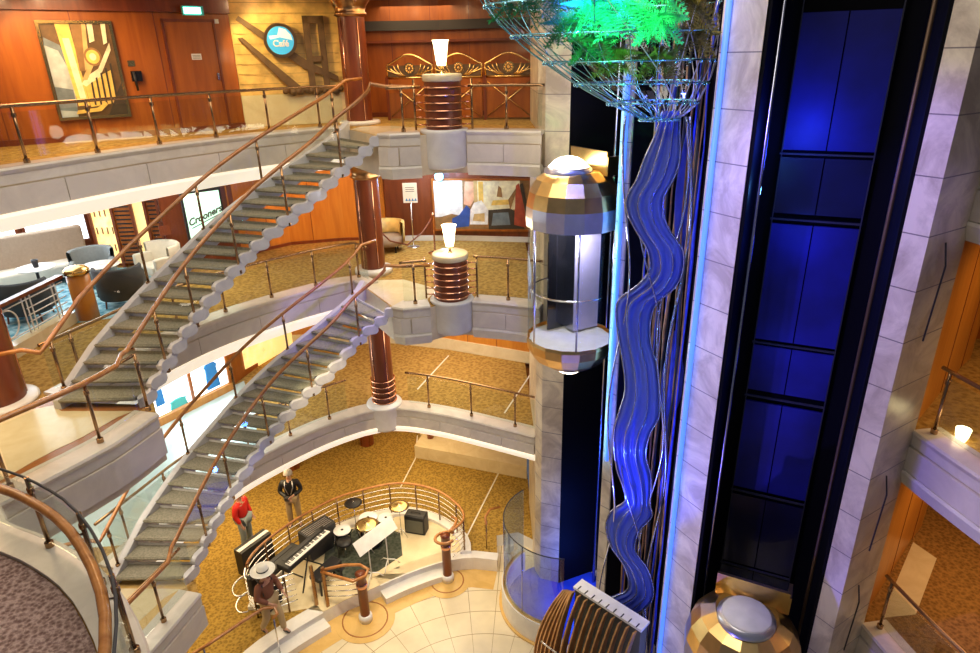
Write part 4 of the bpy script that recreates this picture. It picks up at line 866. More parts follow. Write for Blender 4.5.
mb = MB(); disc(mb, cc, fR_, .33, 0, .04); mb.build('ring', 'bronze', g); mb = MB(); disc(mb, cc, fR_, .265, .041, .01); mb.build('face', 'badge_blue', g)
mb = MB(); mb.plate([cc+fR_.u*x+Vector((0, 0, z))+fR_.n*.0515 for x, z in [(-.2, .02), (.0, .06), (.24, .0), (.22, .1), (.12, .21), (0, .24), (-.05, .1), (-.22, .09)]], fR_.n, .002); mb.build('wave_shape', 'badge_pale', g)
text_mesh('Café', .17, cc+fR_.n*.058+Vector((0, 0, -.06)), fR_.u, fR_.n, 'white', g, bold=.004)
text_mesh('Seaview', .075, cc+fR_.n*.058+Vector((0, 0, .07)), fR_.u, fR_.n, 'badge_blue', g) if False else None
# recessed wall of deck A: cornice bands and openings, scroll-topped screen with lattice
struct(MB().sweep(V2([(-3.0, 16.15), (-1, 16.3), (1.2, 15.75)]), [(-.12, 11.75), (-.12, 11.95), (0, 11.95), (0, 11.75)]).build('trim_73', 'charcoal'))
struct(MB().sweep(V2([(-3.0, 16.15), (-1, 16.3), (1.2, 15.75)]), [(-.12, 11.5), (-.12, 11.55), (0, 11.55), (0, 11.5)]).build('trim_74', 'wood_dark'))
fS = Frame((-2.15, 15.25), (1.05, 14.75), ZA)
sc = thing('scroll_screen', 'low wood screen with three arched scrollwork crests and crossed bars, behind the lamp pedestal', 'screen', fS.at(1.6, 0, 0))
W3 = fS.L/3
for k in range(3):
    x0 = k*W3+.04; x1 = (k+1)*W3-.04; xm = (x0+x1)/2
    mb = MB(); arch = [(lerp(x0, x1, t), .92+.20*sin(pi*t)**1.4+.22) for t in [i/16 for i in range(17)]]
    fS.bar(mb, [(x0, .88)]+arch+[(x1, .88)], .022, 0); fS.bar(mb, [(x0-.02, .88), (x1+.02, .88)], .022, 0); mb.build('crest_frame', 'brass', sc)
    mb = MB(); fS.box(mb, x0+.01, x1-.01, .89, 1.13, -.012, .0); mb.build('crest_panel', 'relief_brown', sc)
    mb = MB(); c = fS.at(xm, 1.06, .02)
    for q in range(10): a = 2*pi*q/10; mb.ball(c+fS.u*.075*cos(a)+Vector((0, 0, .075*sin(a))), .022, 8)
    mb.ball(c, .03, 8); disc(mb, c, fS, .12, -.015, .006); mb.build('rosette', 'brass', sc)
    for sg in (-1, 1):
        for j in range(4):
            mb = MB(); fS.bar(mb, [(xm+sg*(.10+.03*j), .92), (xm+sg*(.18+.06*j), .96+.01*j), (xm+sg*(.24+.08*j), 1.06-.01*j), (xm+sg*(.26+.09*j), 1.15-.03*j)], .014, .01); mb.build('scroll', 'brass', sc)
    mb = MB(); fS.bar(mb, [(x0+.04, .08), (x1-.04, .78)], .012, .03); fS.bar(mb, [(x0+.04, .78), (x1-.04, .08)], .012, .03); mb.build('crossed_bar', 'brass', sc)
    mb = MB(); fS.box(mb, x0, x1, .04, .84, -.02, .01); mb.build('panel', 'wood_orange', sc)
    mb = MB(); fS.box(mb, x0-.05, x0+.01, 0, .9, -.03, .03); mb.build('post', 'wood_dark', sc)
# ceiling downlights of deck A
for k, (x, y) in enumerate(((-7.3, 11.2), (-6.9, 11.6), (-1.4, 14.2), (.3, 13.6), (-4.3, 14.0))):
    g = tag(MB().lathe([(.0001, -.01), (.07, -.01), (.09, 0), (.09, .02)], (x, y, 12.37), 16).build('downlight', 'bulb'), 'small round ceiling downlight glowing above the highest deck', 'light', 'downlights over the highest deck'); point((x, y, 12.25), 7, WARM, .06, 'downlight_glow')
# ---- deck B
fB = Frame((-2.0, 17.25), (1.2, 16.85), ZB)
cb = [('paint_white', [(0, .25), (.30, .28), (.30, 1), (0, 1)]), ('paint_umber', [(0, 0), (.35, .0), (.34, .25), (.18, .32), (0, .22)]), ('paint_blue', [(.18, .02), (.36, .06), (.38, .42), (.34, .5), (.26, .3), (.18, .22)]), ('paint_peach', [(.31, .52), (.38, .48), (.42, .6), (.42, .98), (.33, .98)]),
      ('paint_tan', [(.42, .5), (.46, .5), (.46, 1), (.42, 1)]), ('paint_cream', [(.46, .4), (.92, .42), (.90, 1), (.46, 1)]), ('paint_gold', [(.47, .55), (.52, .5), (.52, .98), (.47, .98)]), ('paint_white', [(.37, .1), (.56, .1), (.57, .4), (.5, .6), (.42, .55), (.38, .4)]), ('paint_tan', [(.40, .18), (.53, .16), (.53, .34), (.42, .32)]),
      ('paint_dark', [(.57, .0), (.95, .02), (.92, .3), (.8, .44), (.57, .4)]), ('paint_slate', [(.60, .08), (.80, .1), (.78, .36), (.62, .34)]), ('paint_umber', [(.66, .68), (.72, .66), (.71, .85), (.68, .9)]), ('paint_gold', [(.6, .5), (.8, .52), (.78, .62), (.62, .6)]), ('paint_red', [(.84, .1), (.97, .04), (.94, .55), (.89, .95), (.86, .9)]), ('paint_dark', [(.90, .92), (.93, .95), (1, .3), (.98, .2), (.93, .6)]), ('paint_umber', [(.80, .4), (.86, .75), (.86, .85), (.78, .62)])]
framed(fB, .62, 3.12, .34, 1.62, 'wide oil painting of draped figures on the maroon wall of the middle deck', fm='wood_orange', canvas=cb, cm='paint_umber')
o = tag(MB().ball((-1.22, 16.9, 8.36), .11, 12).build('blue_spotlight', 'blue_bulb'), 'bright blue spotlight glowing at the upper left corner of the wide painting', 'light'); point((-1.22, 16.7, 8.36), 60, (.25, .55, 1), .08, 'blue_spotlight_glow')
struct(MB().sweep(V2([(-2.0, 17.1), (-.8, 17.05), (1.2, 16.7)]), [(-.05, 9.0), (-.05, 9.16), (.05, 9.16), (.05, 9.0)]).build('trim_75', 'wood_dark'))
# notice on a stand, rope barrier, small drum chair
g = thing('notice_stand', 'white notice on a slim stand beside the maroon wall', 'sign', (-1.95, 16.6, ZB)); MB().cyl((-1.95, 16.6, ZB), .16, .02, 20).tube([(-1.95, 16.6, ZB), (-1.95, 16.6, ZB+1.2)], .014, 8).build('stand', 'chrome', g)
MB().box((-1.95, 16.58, ZB+1.42), (.36, .02, .50)).build('notice', 'paper', g); mb = MB()
for k in range(3): mb.box((-1.95, 16.567, ZB+1.56-k*.05), (.22, .004, .012))
mb.build('printed_line', 'charcoal', g)
mb = MB(); mb.m = 0
for k in range(4): mb.plate([(-2.08+k*.075, 16.566, ZB+1.22), (-2.01+k*.075, 16.566, ZB+1.22), (-2.045+k*.075, 16.566, ZB+1.29)], (0, -1, 0), .003)
mb.build('printed_picture', 'blue_cloth', g)
st = thing('rope_post', 'brass rope barrier post with round base near the maroon wall', 'barrier post', (-1.35, 16.0, ZB))
MB().lathe([(.0001, .0), (.17, 0), (.17, .02), (.05, .05), (.022, .08), (.022, .9), (.04, .92), (.05, .97), (.03, 1.02), (.0001, 1.03)], (0, 0, 0), 20).build('post', 'copper', st, world=False)
tag(MB().tube([(-1.38, 16.0, ZB+.9), (-1.6, 15.7, ZB+.62), (-1.95, 15.3, ZB+.42), (-2.3, 14.95, ZB+.62), (-2.43, 14.75, ZB+.85)], .02, 8).build('barrier_rope', 'wood_maroon'), 'dark red rope hanging between the brass barrier post and the column', 'rope')
g = thing('tub_chair', 'small tan tub chair behind the rope near the capital-topped column', 'chair', (-2.55, 16.3, ZB)); MB().lathe([(.0001, .18), (.36, .18), (.38, .40), (.0001, .42)], (-2.55, 16.3, ZB), 24).build('seat', 'fabric_taupe', g)
MB().lathe([(.38, .16), (.42, .16), (.44, .76), (.36, .78), (.34, .42)], (-2.55, 16.3, ZB), 24, True, radians(-20), radians(200)).build('backrest', 'relief_gold', g)
for a in (45, 135, 225, 315): MB().tube([(-2.55+.28*cos(radians(a)), 16.3+.28*sin(radians(a)), ZB), (-2.55+.28*cos(radians(a)), 16.3+.28*sin(radians(a)), ZB+.18)], .02, 8).build('leg', 'black', g)
# bar sign
fC = Frame((-6.92, 14.75), (-6.2, 15.35), ZB)
g = thing('bar_sign', 'lit mint-white sign with the word Crooners in dark script, seen behind the upper staircase', 'sign', fC.at(.4, 1.0, 0)); mb = MB(); fC.box(mb, .0, .9, .78, 1.98, -.02, .05); mb.build('casing', 'black', g)
mb = MB(); fC.box(mb, .05, .85, .84, 1.84, .05, .06); mb.build('lit_panel', 'screen_mint', g)
text_mesh('Crooners', .21, fC.at(.44, 1.30, .068), fC.u+Vector((0, 0, .32)), fC.n, 'paint_dark', g, shear=.45, bold=.006)
mb = MB(); fC.bar(mb, [(.12, 1.06), (.80, 1.30)], .010, .065); mb.build('underline', 'black', g)
mb = MB(); fC.box(mb, -.55, -.32, .98, 1.2, -.1, -.08); tag(mb.build('wall_plaque', 'wood_maroon'), 'small plaque on the dark wood wall left of the lit bar sign', 'plaque')
# ---- lounge
wall([(-13.6, 11.5), (-12.6, 12.6), (-9.5, 15.5)], ZB, 9.1, 'wood_dark', name='wall_left'); wall([(-9.5, 15.5), (-7.5, 15.6), (-7.5, 14.9), (-6.75, 15.2), (-6.1, 15.7)], ZB, 9.1, 'wood_maroon', name='wall_left')
fW = Frame((-12.6, 12.6), (-9.5, 15.5), ZB)
wn_ = 0
for x0, x1 in ((.1, 1.35), (1.6, 2.7), (2.9, 4.1)):
    wn_ += 1; mb = MB(); fW.box(mb, x0, x1, .75, 1.95, .02, .05); o = struct(mb.build('window_%d' % wn_, 'window_day'))
    mb = MB()
    for a in ((x0-.06, x1+.06, 1.95, 2.02), (x0-.06, x1+.06, .68, .75), (x0-.06, x0, .75, 1.95), (x1, x1+.06, .75, 1.95)): fW.box(mb, *a, 0, .09)
    mb.build('window_frame', 'wood_maroon', o)
c = fW.at(2.2, 1.4, .3); area(c, 3.2, 80, (.75, .88, 1), fW.n, 1.1, 'window_glow')
struct(MB().prism([(-12.4, 12.2), (-9.6, 15.3), (-7.7, 15.3), (-7.4, 11.9), (-8.2, 11.6), (-8.9, 9.8), (-12, 9.8)], ZB, ZB+.008).build('floor', 'rug_blue', fix=False))
g = thing('display_shelf', 'backlit amber shelf unit with dark louvred panels behind the lounge chairs', 'shelf', (-8.5, 15.4, ZB)); fH = Frame((-9.4, 15.38), (-7.55, 15.48), ZB)
for k, (x0, x1, mt) in enumerate(((.02, .5, 'shelf_lit'), (1.02, 1.28, 'yellow_glow'), (1.62, 1.8, 'white'))): mb = MB(); fH.box(mb, x0, x1, .1, 2.2, .0, .04); mb.build('lit_panel', mt, g)
for x0, x1 in ((.56, .96), (1.34, 1.58)):
    mb = MB(); fH.box(mb, x0, x1, .1, 2.2, .0, .05); mb.build('panel', 'wood_orange', g); mb = MB()
    for k in range(20): fH.box(mb, x0+.03, x1-.03, .16+k*.10, .19+k*.10, .05, .07)
    mb.build('louvre', 'black', g)
for k, x in enumerate((0, .53, .99, 1.31, 1.6)): mb = MB(); fH.box(mb, x-.03, x+.03, 0, 2.3, 0, .10); mb.build('upright', 'wood_dark', g)
mb = MB()
for k in range(14): x = .06+.03*k; mb.box(fH.at(x, .5+(k % 4)*.42, .055), (.02, .02, .16), fH.rz)
mb.build('ornament', 'wood_maroon', g)
def armchair(loc, rz, label, mt, s=1.0, mt2=None):
    g = thing('armchair', label, 'armchair', loc, rz, 'lounge armchairs'); mt2 = mt2 or mt
    MB().rbox((0, -.02, .33), (.56*s, .56*s, .20), .05).build('seat', mt2, g, world=False)
    MB().lathe([(.36*s, .20), (.42*s, .18), (.46*s, .80), (.43*s, .84), (.38*s, .80), (.34*s, .35)], (0, 0, 0), 20, True, radians(0), radians(180)).build('backrest', mt, g, world=False)
    for sx_ in (-1, 1): MB().rbox((sx_*.38*s, -.12, .42), (.12, .42, .42), .04).build('armrest', mt, g, world=False)
    for sx_, sy_ in ((-1, -1), (1, -1), (-1, 1), (1, 1)): MB().tube([(sx_*.30, sy_*.26, 0), (sx_*.27, sy_*.24, .24)], .018, 8).build('leg', 'wood_dark', g, world=False)
    return g
armchair((-8.75, 13.95, ZB), radians(25), 'grey-blue armchair between the taupe sofa and the small round table', 'fabric_grey')
armchair((-7.45, 14.25, ZB), radians(-35), 'cream armchair in front of the louvred shelf panels', 'fabric_cream', 1.1)
armchair((-7.55, 12.75, ZB), radians(200), 'dark grey armchair seen from behind, nearest the upper staircase', 'fabric_dark')
armchair((-9.0, 12.0, ZB), radians(190), 'dark armchair seen from behind beyond the railing with a circle', 'fabric_dark')
armchair((-10.15, 12.05, ZB), radians(165), 'dark armchair at the left photo edge beyond the railing with a circle', 'fabric_dark')
g = thing('lounge_sofa', 'long taupe sofa with a high straight back under the bright windows', 'sofa', (-10.1, 14.1, ZB), radians(43))
MB().rbox((0, 0, .30), (2.1, .62, .28), .06).build('seat', 'fabric_cream', g, world=False); MB().rbox((0, .36, .72), (2.2, .20, .86), .07).build('backrest', 'fabric_taupe', g, world=False)
for sx_ in (-1, 1): MB().box((sx_*.95, 0, .08), (.08, .5, .16)).build('foot', 'wood_dark', g, world=False)
def round_table(loc, label):
    g = thing('round_table', label, 'table', loc, 0, 'round lounge tables'); MB().lathe([(.0001, .66), (.36, .66), (.38, .675), (.36, .69), (.0001, .69)], (0, 0, 0), 32).build('tabletop', 'marble_white', g, world=False)
    MB().lathe([(.0001, 0), (.2, 0), (.2, .02), (.03, .05), (.03, .66)], (0, 0, 0), 20).build('pedestal', 'black', g, world=False); return g
round_table((-9.5, 13.2, ZB), 'white round table with a dark cup standing in front of the sofa'); round_table((-8.2, 13.3, ZB), 'white round table between the armchairs, right of the other one')
tag(MB().lathe([(.0001, 0), (.05, 0), (.065, .16), (.055, .16), (.04, .01), (.0001, .01)], (-9.48, 13.2, ZB+.69), 16).build('cup', 'black'), 'dark cup standing on the white round table before the sofa', 'cup')
tag(MB().box((-8.15, 13.35, ZB+.695), (.2, .14, .01), .4).build('menu_card', 'yellow_glow'), 'small printed card lying on the right-hand lounge table', 'card')
# ring railing of the lounge and brass-topped newel
g = thing('lounge_railing', 'low metal railing with a circle motif and dark wood top rail beside the lounge', 'railing', (-8.12, 10.9, ZB)); A_, B_ = Vector((-8.15, 9.7)), Vector((-8.05, 11.75)); fL_ = Frame(A_, B_, ZB)
struct(MB().sweep([A_, B_], [(-.1, ZB), (-.1, ZB+.22), (.1, ZB+.22), (.1, ZB)]).build('trim_76', 'marble_cream'))
mb = MB(); fL_.box(mb, 0, fL_.L, .90, .96, -.06, .06); mb.build('top_rail', 'wood_maroon', g)
mb = MB()
for z in (.30, .42, .54, .66, .82): fL_.bar(mb, [(0, z), (fL_.L, z)] if z in (.30, .82) else [(1.05, z), (fL_.L, z)], .012, 0)
for x in (.05, .98, 1.08, 1.18, 1.75, 1.85): fL_.bar(mb, [(x, .22), (x, .90)], .012, 0)
mb.build('bar', 'white', g); mb = MB(); mb.tube([fL_.at(.55+.24*cos(a), .56+.24*sin(a), 0) for a in [2*pi*k/24 for k in range(24)]], .014, 6, closed=True); mb.build('circle', 'white', g)
mb = MB(); mb.lathe([(.0001, 0), (.2, 0), (.2, .9), (.0001, .92)], (-7.85, 11.95, ZB), 16); g = thing('newel_post', 'wooden newel post with a brass rosette top beside the circle railing', 'post', (-7.85, 11.95, ZB)); mb.build('shaft', 'wood_amber', g)
MB().lathe([(.0001, .92), (.22, .92), (.22, 1.0), (.16, 1.05), (.0001, 1.08)], (-7.85, 11.95, ZB), 20).build('cap', 'brass', g)
# ---- deck C shop windows and stage for goods
fV = Frame((-7.85, 13.4), (-6.8, 15.15), ZC)
for k, (x0, x1) in enumerate(((.0, .92), (1.0, 2.0))):
    mb = MB(); fV.box(mb, x0, x1, .22, 1.55, .0, .03); o = struct(mb.build('window_%d' % (4+k), 'shop_window')); mb = MB(); fV.box(mb, x1, x1+.07, 0, 1.8, -.02, .08); mb.build('window_frame', 'wood_orange', o)
mb = MB(); fV.box(mb, -.3, 2.1, -.0, .2, .0, .1); struct(mb.build('trim_77', 'wood_amber')); mb = MB(); fV.box(mb, -.3, 2.1, 1.55, 2.5, .0, .1); struct(mb.build('trim_78', 'wood_orange'))
for k, (x, z, w_, h_, mt, lb) in enumerate(((.12, .5, .2, .7, 'blue_cloth', 'blue garment hanging at the left side of the shop window'), (.55, .25, .45, .22, 'teal_cloth', 'folded teal garment lying at the bottom of the shop window'), (1.55, .3, .36, .75, 'blue_cloth', 'blue garment on display in the right-hand shop window'), (1.7, 1.05, .2, .35, 'teal_cloth', 'pale teal garment hanging above the blue one in the shop window'))):
    mb = MB(); mb.plate([fV.at(x-w_/2, z, .04), fV.at(x+w_/2, z, .04), fV.at(x+w_*.42, z+h_*.7, .04), fV.at(x+w_*.5, z+h_*.8, .04), fV.at(x+w_*.15, z+h_, .04), fV.at(x-w_*.15, z+h_, .04), fV.at(x-w_*.5, z+h_*.8, .04), fV.at(x-w_*.4, z+h_*.7, .04)], fV.n, .05); tag(mb.build('garment', mt), lb, 'garment')
area(fV.at(1, 1, .25), 1.8, 60, (.9, .97, 1), fV.n, 1.1, 'window_glow')
mb = MB(); struct(MB().sweep(V2([(-6.62, 15.9), (-6.1, 17.0)]), [(-.0, ZC+.2), (0, ZC+1.6), (.02, ZC+1.6), (.02, ZC+.2)]).build('window_6', 'shelf_lit'))
# lit bowl at the right-hand deck
tag(MB().lathe([(.0001, 0), (.05, 0), (.075, .08), (.085, .17), (.07, .17), (.0001, .14)], (5.88, 6.98, ZB), 20).build('lit_bowl', 'lamp_white'), 'small glowing cream bowl standing on the brown carpet behind the right railing', 'lamp')
# glass edge fins on the right pier
for z0, lb in ((8.05, 'upper'), (5.0, 'middle'), (3.2, 'lowest')):
    g = tag(MB().tube([(5.00, 6.90, z0+1.15), (5.02, 6.84, z0+.9), (4.98, 6.84, z0)], .010, 6).build('metal_rod', 'charcoal'), 'thin dark bent rod on the right marble pier, the %s one' % lb, 'rod')

# ------------------------------------------------------------------ band stage: curved multi-bar railing and newels
br = thing('stage_railing', 'curved railing of several thin metal bars with wooden top rail round the band stage', 'railing', (-3, 13, 0))
sa = cat_rom(V2([(-4.35, 10.98), (-4.9, 10.72), (-5.35, 10.85), (-5.42, 11.6), (-4.95, 12.5), (-4.25, 13.3), (-3.6, 13.75), (-2.5, 14.1), (-1.5, 13.8), (-.85, 13.1), (-.74, 12.6), (-1.0, 12.2)]), .15)
i_s = min(range(len(sa)), key=lambda i: (sa[i]-Vector((-5.4, 11.3))).length)
MB().tube([(p.x, p.y, 1.0) for p in sa[i_s:]], .03, 10).build('handrail', 'wood_rail', br); MB().tube([(p.x, p.y, 1.0) for p in sa[:i_s+1]], .024, 8).build('metal_handrail', 'chrome', br)
for z in (.25, .40, .55, .70, .85): MB().tube([(p.x, p.y, z) for p in sa], .011, 6).build('bar', 'chrome', br)
Ls = plen(sa)
for k in range(13): p, t = path_at(sa, Ls*(k+.3)/13); MB().tube([(p.x, p.y, 0.01), (p.x, p.y, 1.0)], .022, 8).build('post', 'rail_bronze', br)
for (x, y) in ((-3.98, 11.05), (-3.72, 11.0)): MB().box((x, y, .56), (.07, .045, 1.1), .8).build('flat_post', 'rail_bronze', br)
fr_ = [(-3.72, 11.0), (-3.3, 11.0), (-3.0, 11.05)]
for z in (.3, .45, .6, .75): MB().tube([(*p, z) for p in fr_], .011, 6).build('bar', 'chrome', br)
MB().tube([(-3.75, 11.0, 1.0), (-3.4, 10.85, 1.0), (-3.02, 10.72, .98), (-2.78, 10.85, .98), (-2.75, 11.05, .98), (-2.95, 11.2, .98), (-3.3, 11.18, 1.0), (-3.72, 11.05, 1.0)], .035, 10).build('copper_loop', 'wood_rail', br)
def newel(x, y, label, loop):
    g = thing('newel_post', label, 'post', (x, y, -.33)); MB().lathe([(.0001, 0), (.15, 0), (.15, .14), (.12, .18), (.0001, .18)], (x, y, -.33), 24).build('base', 'marble_white', g)
    MB().lathe([(.105, .18), (.105, 1.30), (.12, 1.32), (.0001, 1.34)], (x, y, -.33), 24).build('shaft', 'wood_maroon', g); MB().lathe([(.11, .95), (.125, .97), (.125, 1.05), (.11, 1.07)], (x, y, -.33), 24).build('band', 'copper', g)
    if loop: MB().tube([(x+.24*cos(a), y+.2*sin(a), .92+.03*cos(a)) for a in [radians(40+i*20) for i in range(15)]], .036, 10).build('wooden_loop', 'wood_rail', g); MB().tube([(x+.05, y+.1, .95), (x+.2, y+.3, 1.0), (x+.25, y+.55, 1.0), (x+.12, y+.62, 1.02)], .036, 10).build('wooden_curl', 'wood_rail', g)
newel(-2.9, 10.93, 'red wood newel post at the left end of the band stage steps', False); newel(-1.14, 12.08, 'red wood newel post with a looped rail at the right end of the stage steps', True)
g = thing('floor_handrail', 'short curled wooden handrail beside the steps below the man in the white hat', 'railing', (-4.9, 9.6, 0)); MB().tube([(-6.1, 8.7, .88), (-5.5, 9.25, .92), (-5.0, 9.75, .96), (-4.72, 10.05, .96), (-4.5, 10.1, .94), (-4.42, 9.98, .88), (-4.5, 9.9, .84)], .034, 10).build('handrail', 'wood_rail', g)
MB().tube([(-4.5, 9.95, -.33), (-4.5, 9.95, .86)], .016, 8).build('post', 'chrome', g); MB().tube([(-5.6, 9.2, 0), (-5.6, 9.2, .9)], .016, 8).build('post', 'chrome', g)
g = thing('floor_handrail', 'short curled wooden handrail beside the curved glass screen of the pit', 'railing', (-.1, 12.8, 0)); MB().tube([(.15, 13.3, .8), (-.1, 13.15, .86), (-.22, 12.85, .86), (-.2, 12.7, .75)], .03, 10).build('handrail', 'wood_rail', g); MB().tube([(-.2, 12.72, 0), (-.2, 12.72, .78)], .014, 8).build('post', 'rail_bronze', g)
# ---- instruments
tag(MB().prism([(-4.2, 13.0), (-4.1, 12.2), (-3.4, 11.75), (-2.75, 12.05), (-2.25, 12.55), (-2.4, 13.35), (-3.0, 13.65), (-3.8, 13.5)], .014, .03).build('drum_rug', 'rug_green'), 'dark green-grey rug under the drum kit', 'rug')
dk = thing('drum_kit', 'drum kit with white drum heads and three cymbals on the dark rug', 'drum kit', (-3.1, 12.95, .03))
def drum(x, y, z, r, h, tilt=0, nm='drum'):
    MB().lathe([(.0001, 0), (r, 0), (r, h-.01)], (x, y, z), 28).build(nm+'_shell', 'black_gloss', dk); MB().lathe([(r+.004, h-.03), (r+.012, h-.01), (r, h), (.0001, h+.002)], (x, y, z), 28).build(nm+'_head', 'drum_white', dk)
    MB().cyl((x, y, z+h+.003), .035, .002, 12).build('logo_dot', 'black', dk)
    for a in (90, 210, 330): MB().tube([(x+r*cos(radians(a)), y+r*sin(radians(a)), z+h*.5), (x+(r+.05)*cos(radians(a)), y+(r+.05)*sin(radians(a)), .03)], .010, 6).build('drum_leg', 'chrome', dk)
drum(-3.72, 12.85, .38, .20, .2, nm='tom'); drum(-3.15, 13.25, .42, .22, .2, nm='snare'); drum(-2.72, 13.3, .34, .19, .22, nm='floor_tom')
MB().lathe([(.0001, -.2), (.26, -.2), (.27, -.18), (.27, .18), (.26, .2), (.0001, .2)], (0, 0, 0), 28).build('bass_drum', 'black_gloss', dk, world=False)
bpy.data.objects['bass_drum'].rotation_euler = (pi/2, 0, .5); bpy.data.objects['bass_drum'].location = (.05, -.05, .28)
def cymbal(x, y, z, r, mt='cymbal'):
    MB().lathe([(.0001, .03), (.03, .028), (.05, .01), (r*.7, -.005), (r, -.02), (r*.7, -.009), (.04, .0), (.0001, 0)], (x, y, z), 32).build('cymbal', mt, dk); MB().tube([(x, y, .03), (x, y, z+.05)], .010, 6).build('cymbal_stand', 'chrome', dk)
    for a in (90, 210, 330): MB().tube([(x, y, .25), (x+.2*cos(radians(a)), y+.2*sin(radians(a)), .035)], .009, 6).build('stand_leg', 'chrome', dk)
cymbal(-3.05, 12.62, .92, .28); cymbal(-2.35, 13.25, .95, .25); cymbal(-3.5, 13.35, 1.0, .22, 'black')
MB().lathe([(.0001, .45), (.17, .45), (.19, .49), (.17, .53), (.0001, .54)], (-3.6, 12.5, 0), 20).build('stool_seat', 'black', dk); MB().tube([(-3.6, 12.5, .03), (-3.6, 12.5, .46)], .02, 8).build('stool_post', 'chrome', dk)
# keyboards
def keyboard(c, L, rz, z, label, keys=True):
    g = thing('electric_keyboard', label, 'keyboard', (c[0], c[1], 0), rz, 'keyboards on the stage'); MB().rbox((0, 0, z), (L, .36, .12), .02).build('body', 'black', g, world=False)
    if keys:
        mb = MB(); n = 36
        for k in range(n): mb.box((-L*.44+(k+.5)*L*.88/n, -.09, z+.065), (L*.88/n-.003, .15, .02))
        wk = mb.build('white_keys', 'white', g, world=False); mb = MB()
        for k in range(n):
            if k % 7 not in (2, 6): mb.box((-L*.44+(k+1)*L*.88/n, -.055, z+.08), (.014, .09, .02))
        mb.build('black_keys', 'black', wk, world=False)
    MB().box((0, .10, z+.065), (L*.8, .1, .01)).build('control_panel', 'charcoal', g, world=False)
    for s_ in (-1, 1): MB().tube([(s_*L*.32, -.22, .02), (-s_*L*.2, .16, z-.05)], .018, 8).build('stand_leg', 'black', g, world=False)
    return g
keyboard((-4.33, 11.9), 1.45, radians(60), .86, 'long black electric keyboard with white keys at the left of the band stage'); keyboard((-4.85, 11.72), 1.0, radians(60), .70, 'second dark keyboard behind the long one, close to the stage railing', False)
g = thing('keyboard_bench', 'dark padded bench beside the long black keyboard', 'bench', (-3.86, 11.65, .012), radians(60)); MB().rbox((0, 0, .46), (.75, .32, .10), .03).build('seat', 'black', g, world=False)
for a in (-1, 1):
    for b in (-1, 1): MB().box((a*.33, b*.12, .21), (.035, .035, .42)).build('leg', 'black', g, world=False)
g = thing('dark_cabinet', 'dark cabinet with a white strip on top standing outside the stage railing', 'cabinet', (-5.72, 12.35, 0), radians(57)); MB().box((0, 0, .36), (.85, .28, .72)).build('body', 'black', g, world=False); MB().box((0, -.02, .73), (.85, .10, .02)).build('white_strip', 'white', g, world=False)
g = thing('stage_case', 'low black equipment case behind the man in the white hat', 'case', (-5.02, 11.05, .012), radians(60)); MB().rbox((0, 0, .2), (.5, .3, .4), .02).build('body', 'black', g, world=False); MB().box((0, -.155, .3), (.12, .02, .04)).build('latch', 'chrome', g, world=False)
g = thing('mixer_rack', 'black equipment rack with silver strips between the keyboards and the railing', 'rack', (-4.32, 12.82, .012), radians(50)); MB().box((0, 0, .35), (.8, .42, .7)).build('body', 'charcoal', g, world=False)
for k in range(5): MB().box((0, -.12+k*.06, .705), (.7, .02, .01)).build('fader_strip', 'silver', g, world=False)
g = thing('guitar_amplifier', 'black guitar amplifier with a grille front at the back of the stage', 'amplifier', (-1.98, 13.45, .012), radians(-15)); MB().rbox((0, 0, .27), (.54, .32, .52), .03).build('cabinet', 'black', g, world=False); MB().box((-.0, -.165, .24), (.46, .01, .36)).build('grille', 'amp_grille', g, world=False)
MB().box((0, -.08, .535), (.44, .08, .012)).build('control_panel', 'charcoal', g, world=False); MB().tube([(-.12, 0, .53), (-.1, 0, .57), (.1, 0, .57), (.12, 0, .53)], .012, 6).build('handle', 'black', g, world=False)
g = thing('music_stand', 'wide white music desk carried by two white tripod stands before the drums', 'music stand', (-2.72, 12.0, .012))
d = Vector((.70, .92)).normalized(); rz = atan2(d.y, d.x); MB().box((-2.72, 11.98, 1.10), (1.18, .34, .015), rz, radians(52)).build('desk', 'paper', g)
for t in (-.28, .26):
    x, y = -2.70+d.x*t, 12.0+d.y*t; MB().tube([(x, y, .05), (x, y, 1.08)], .013, 8).build('pole', 'white', g)
    for a in (20, 140, 260): MB().tube([(x, y, .22), (x+.16*cos(radians(a)), y+.16*sin(radians(a)), .16), (x+.28*cos(radians(a)), y+.28*sin(radians(a)), .025)], .012, 6).build('tripod_leg', 'white', g)
tag(MB().tube([(-3.72, 12.15, 1.0), (-3.67, 12.15, .6), (-3.69, 12.15, .02)], .012, 6).cyl((-3.69, 12.15, .014), .12, .02, 16).build('microphone_stand', 'black'), 'black microphone stand between the long keyboard and the drum kit', 'microphone stand')
tag(MB().cyl((-1.62, 12.75, .012), .10, .02, 16).build('floor_monitor_light', 'bulb'), 'small bright spot lamp lying on the stage floor near the right newel', 'light') if False else None
# white chrome loops at left of stage
for z in (.45, .9): tag(MB().tube([(-5.35+.22*cos(a), 10.75+.3*sin(a), z) for a in [radians(60+i*15) for i in range(17)]], .018, 8).build('curved_chrome_rail', 'chrome'), '%s curved chrome rail end beside the man in the white hat' % ('lower' if z < .6 else 'upper'), 'rail')

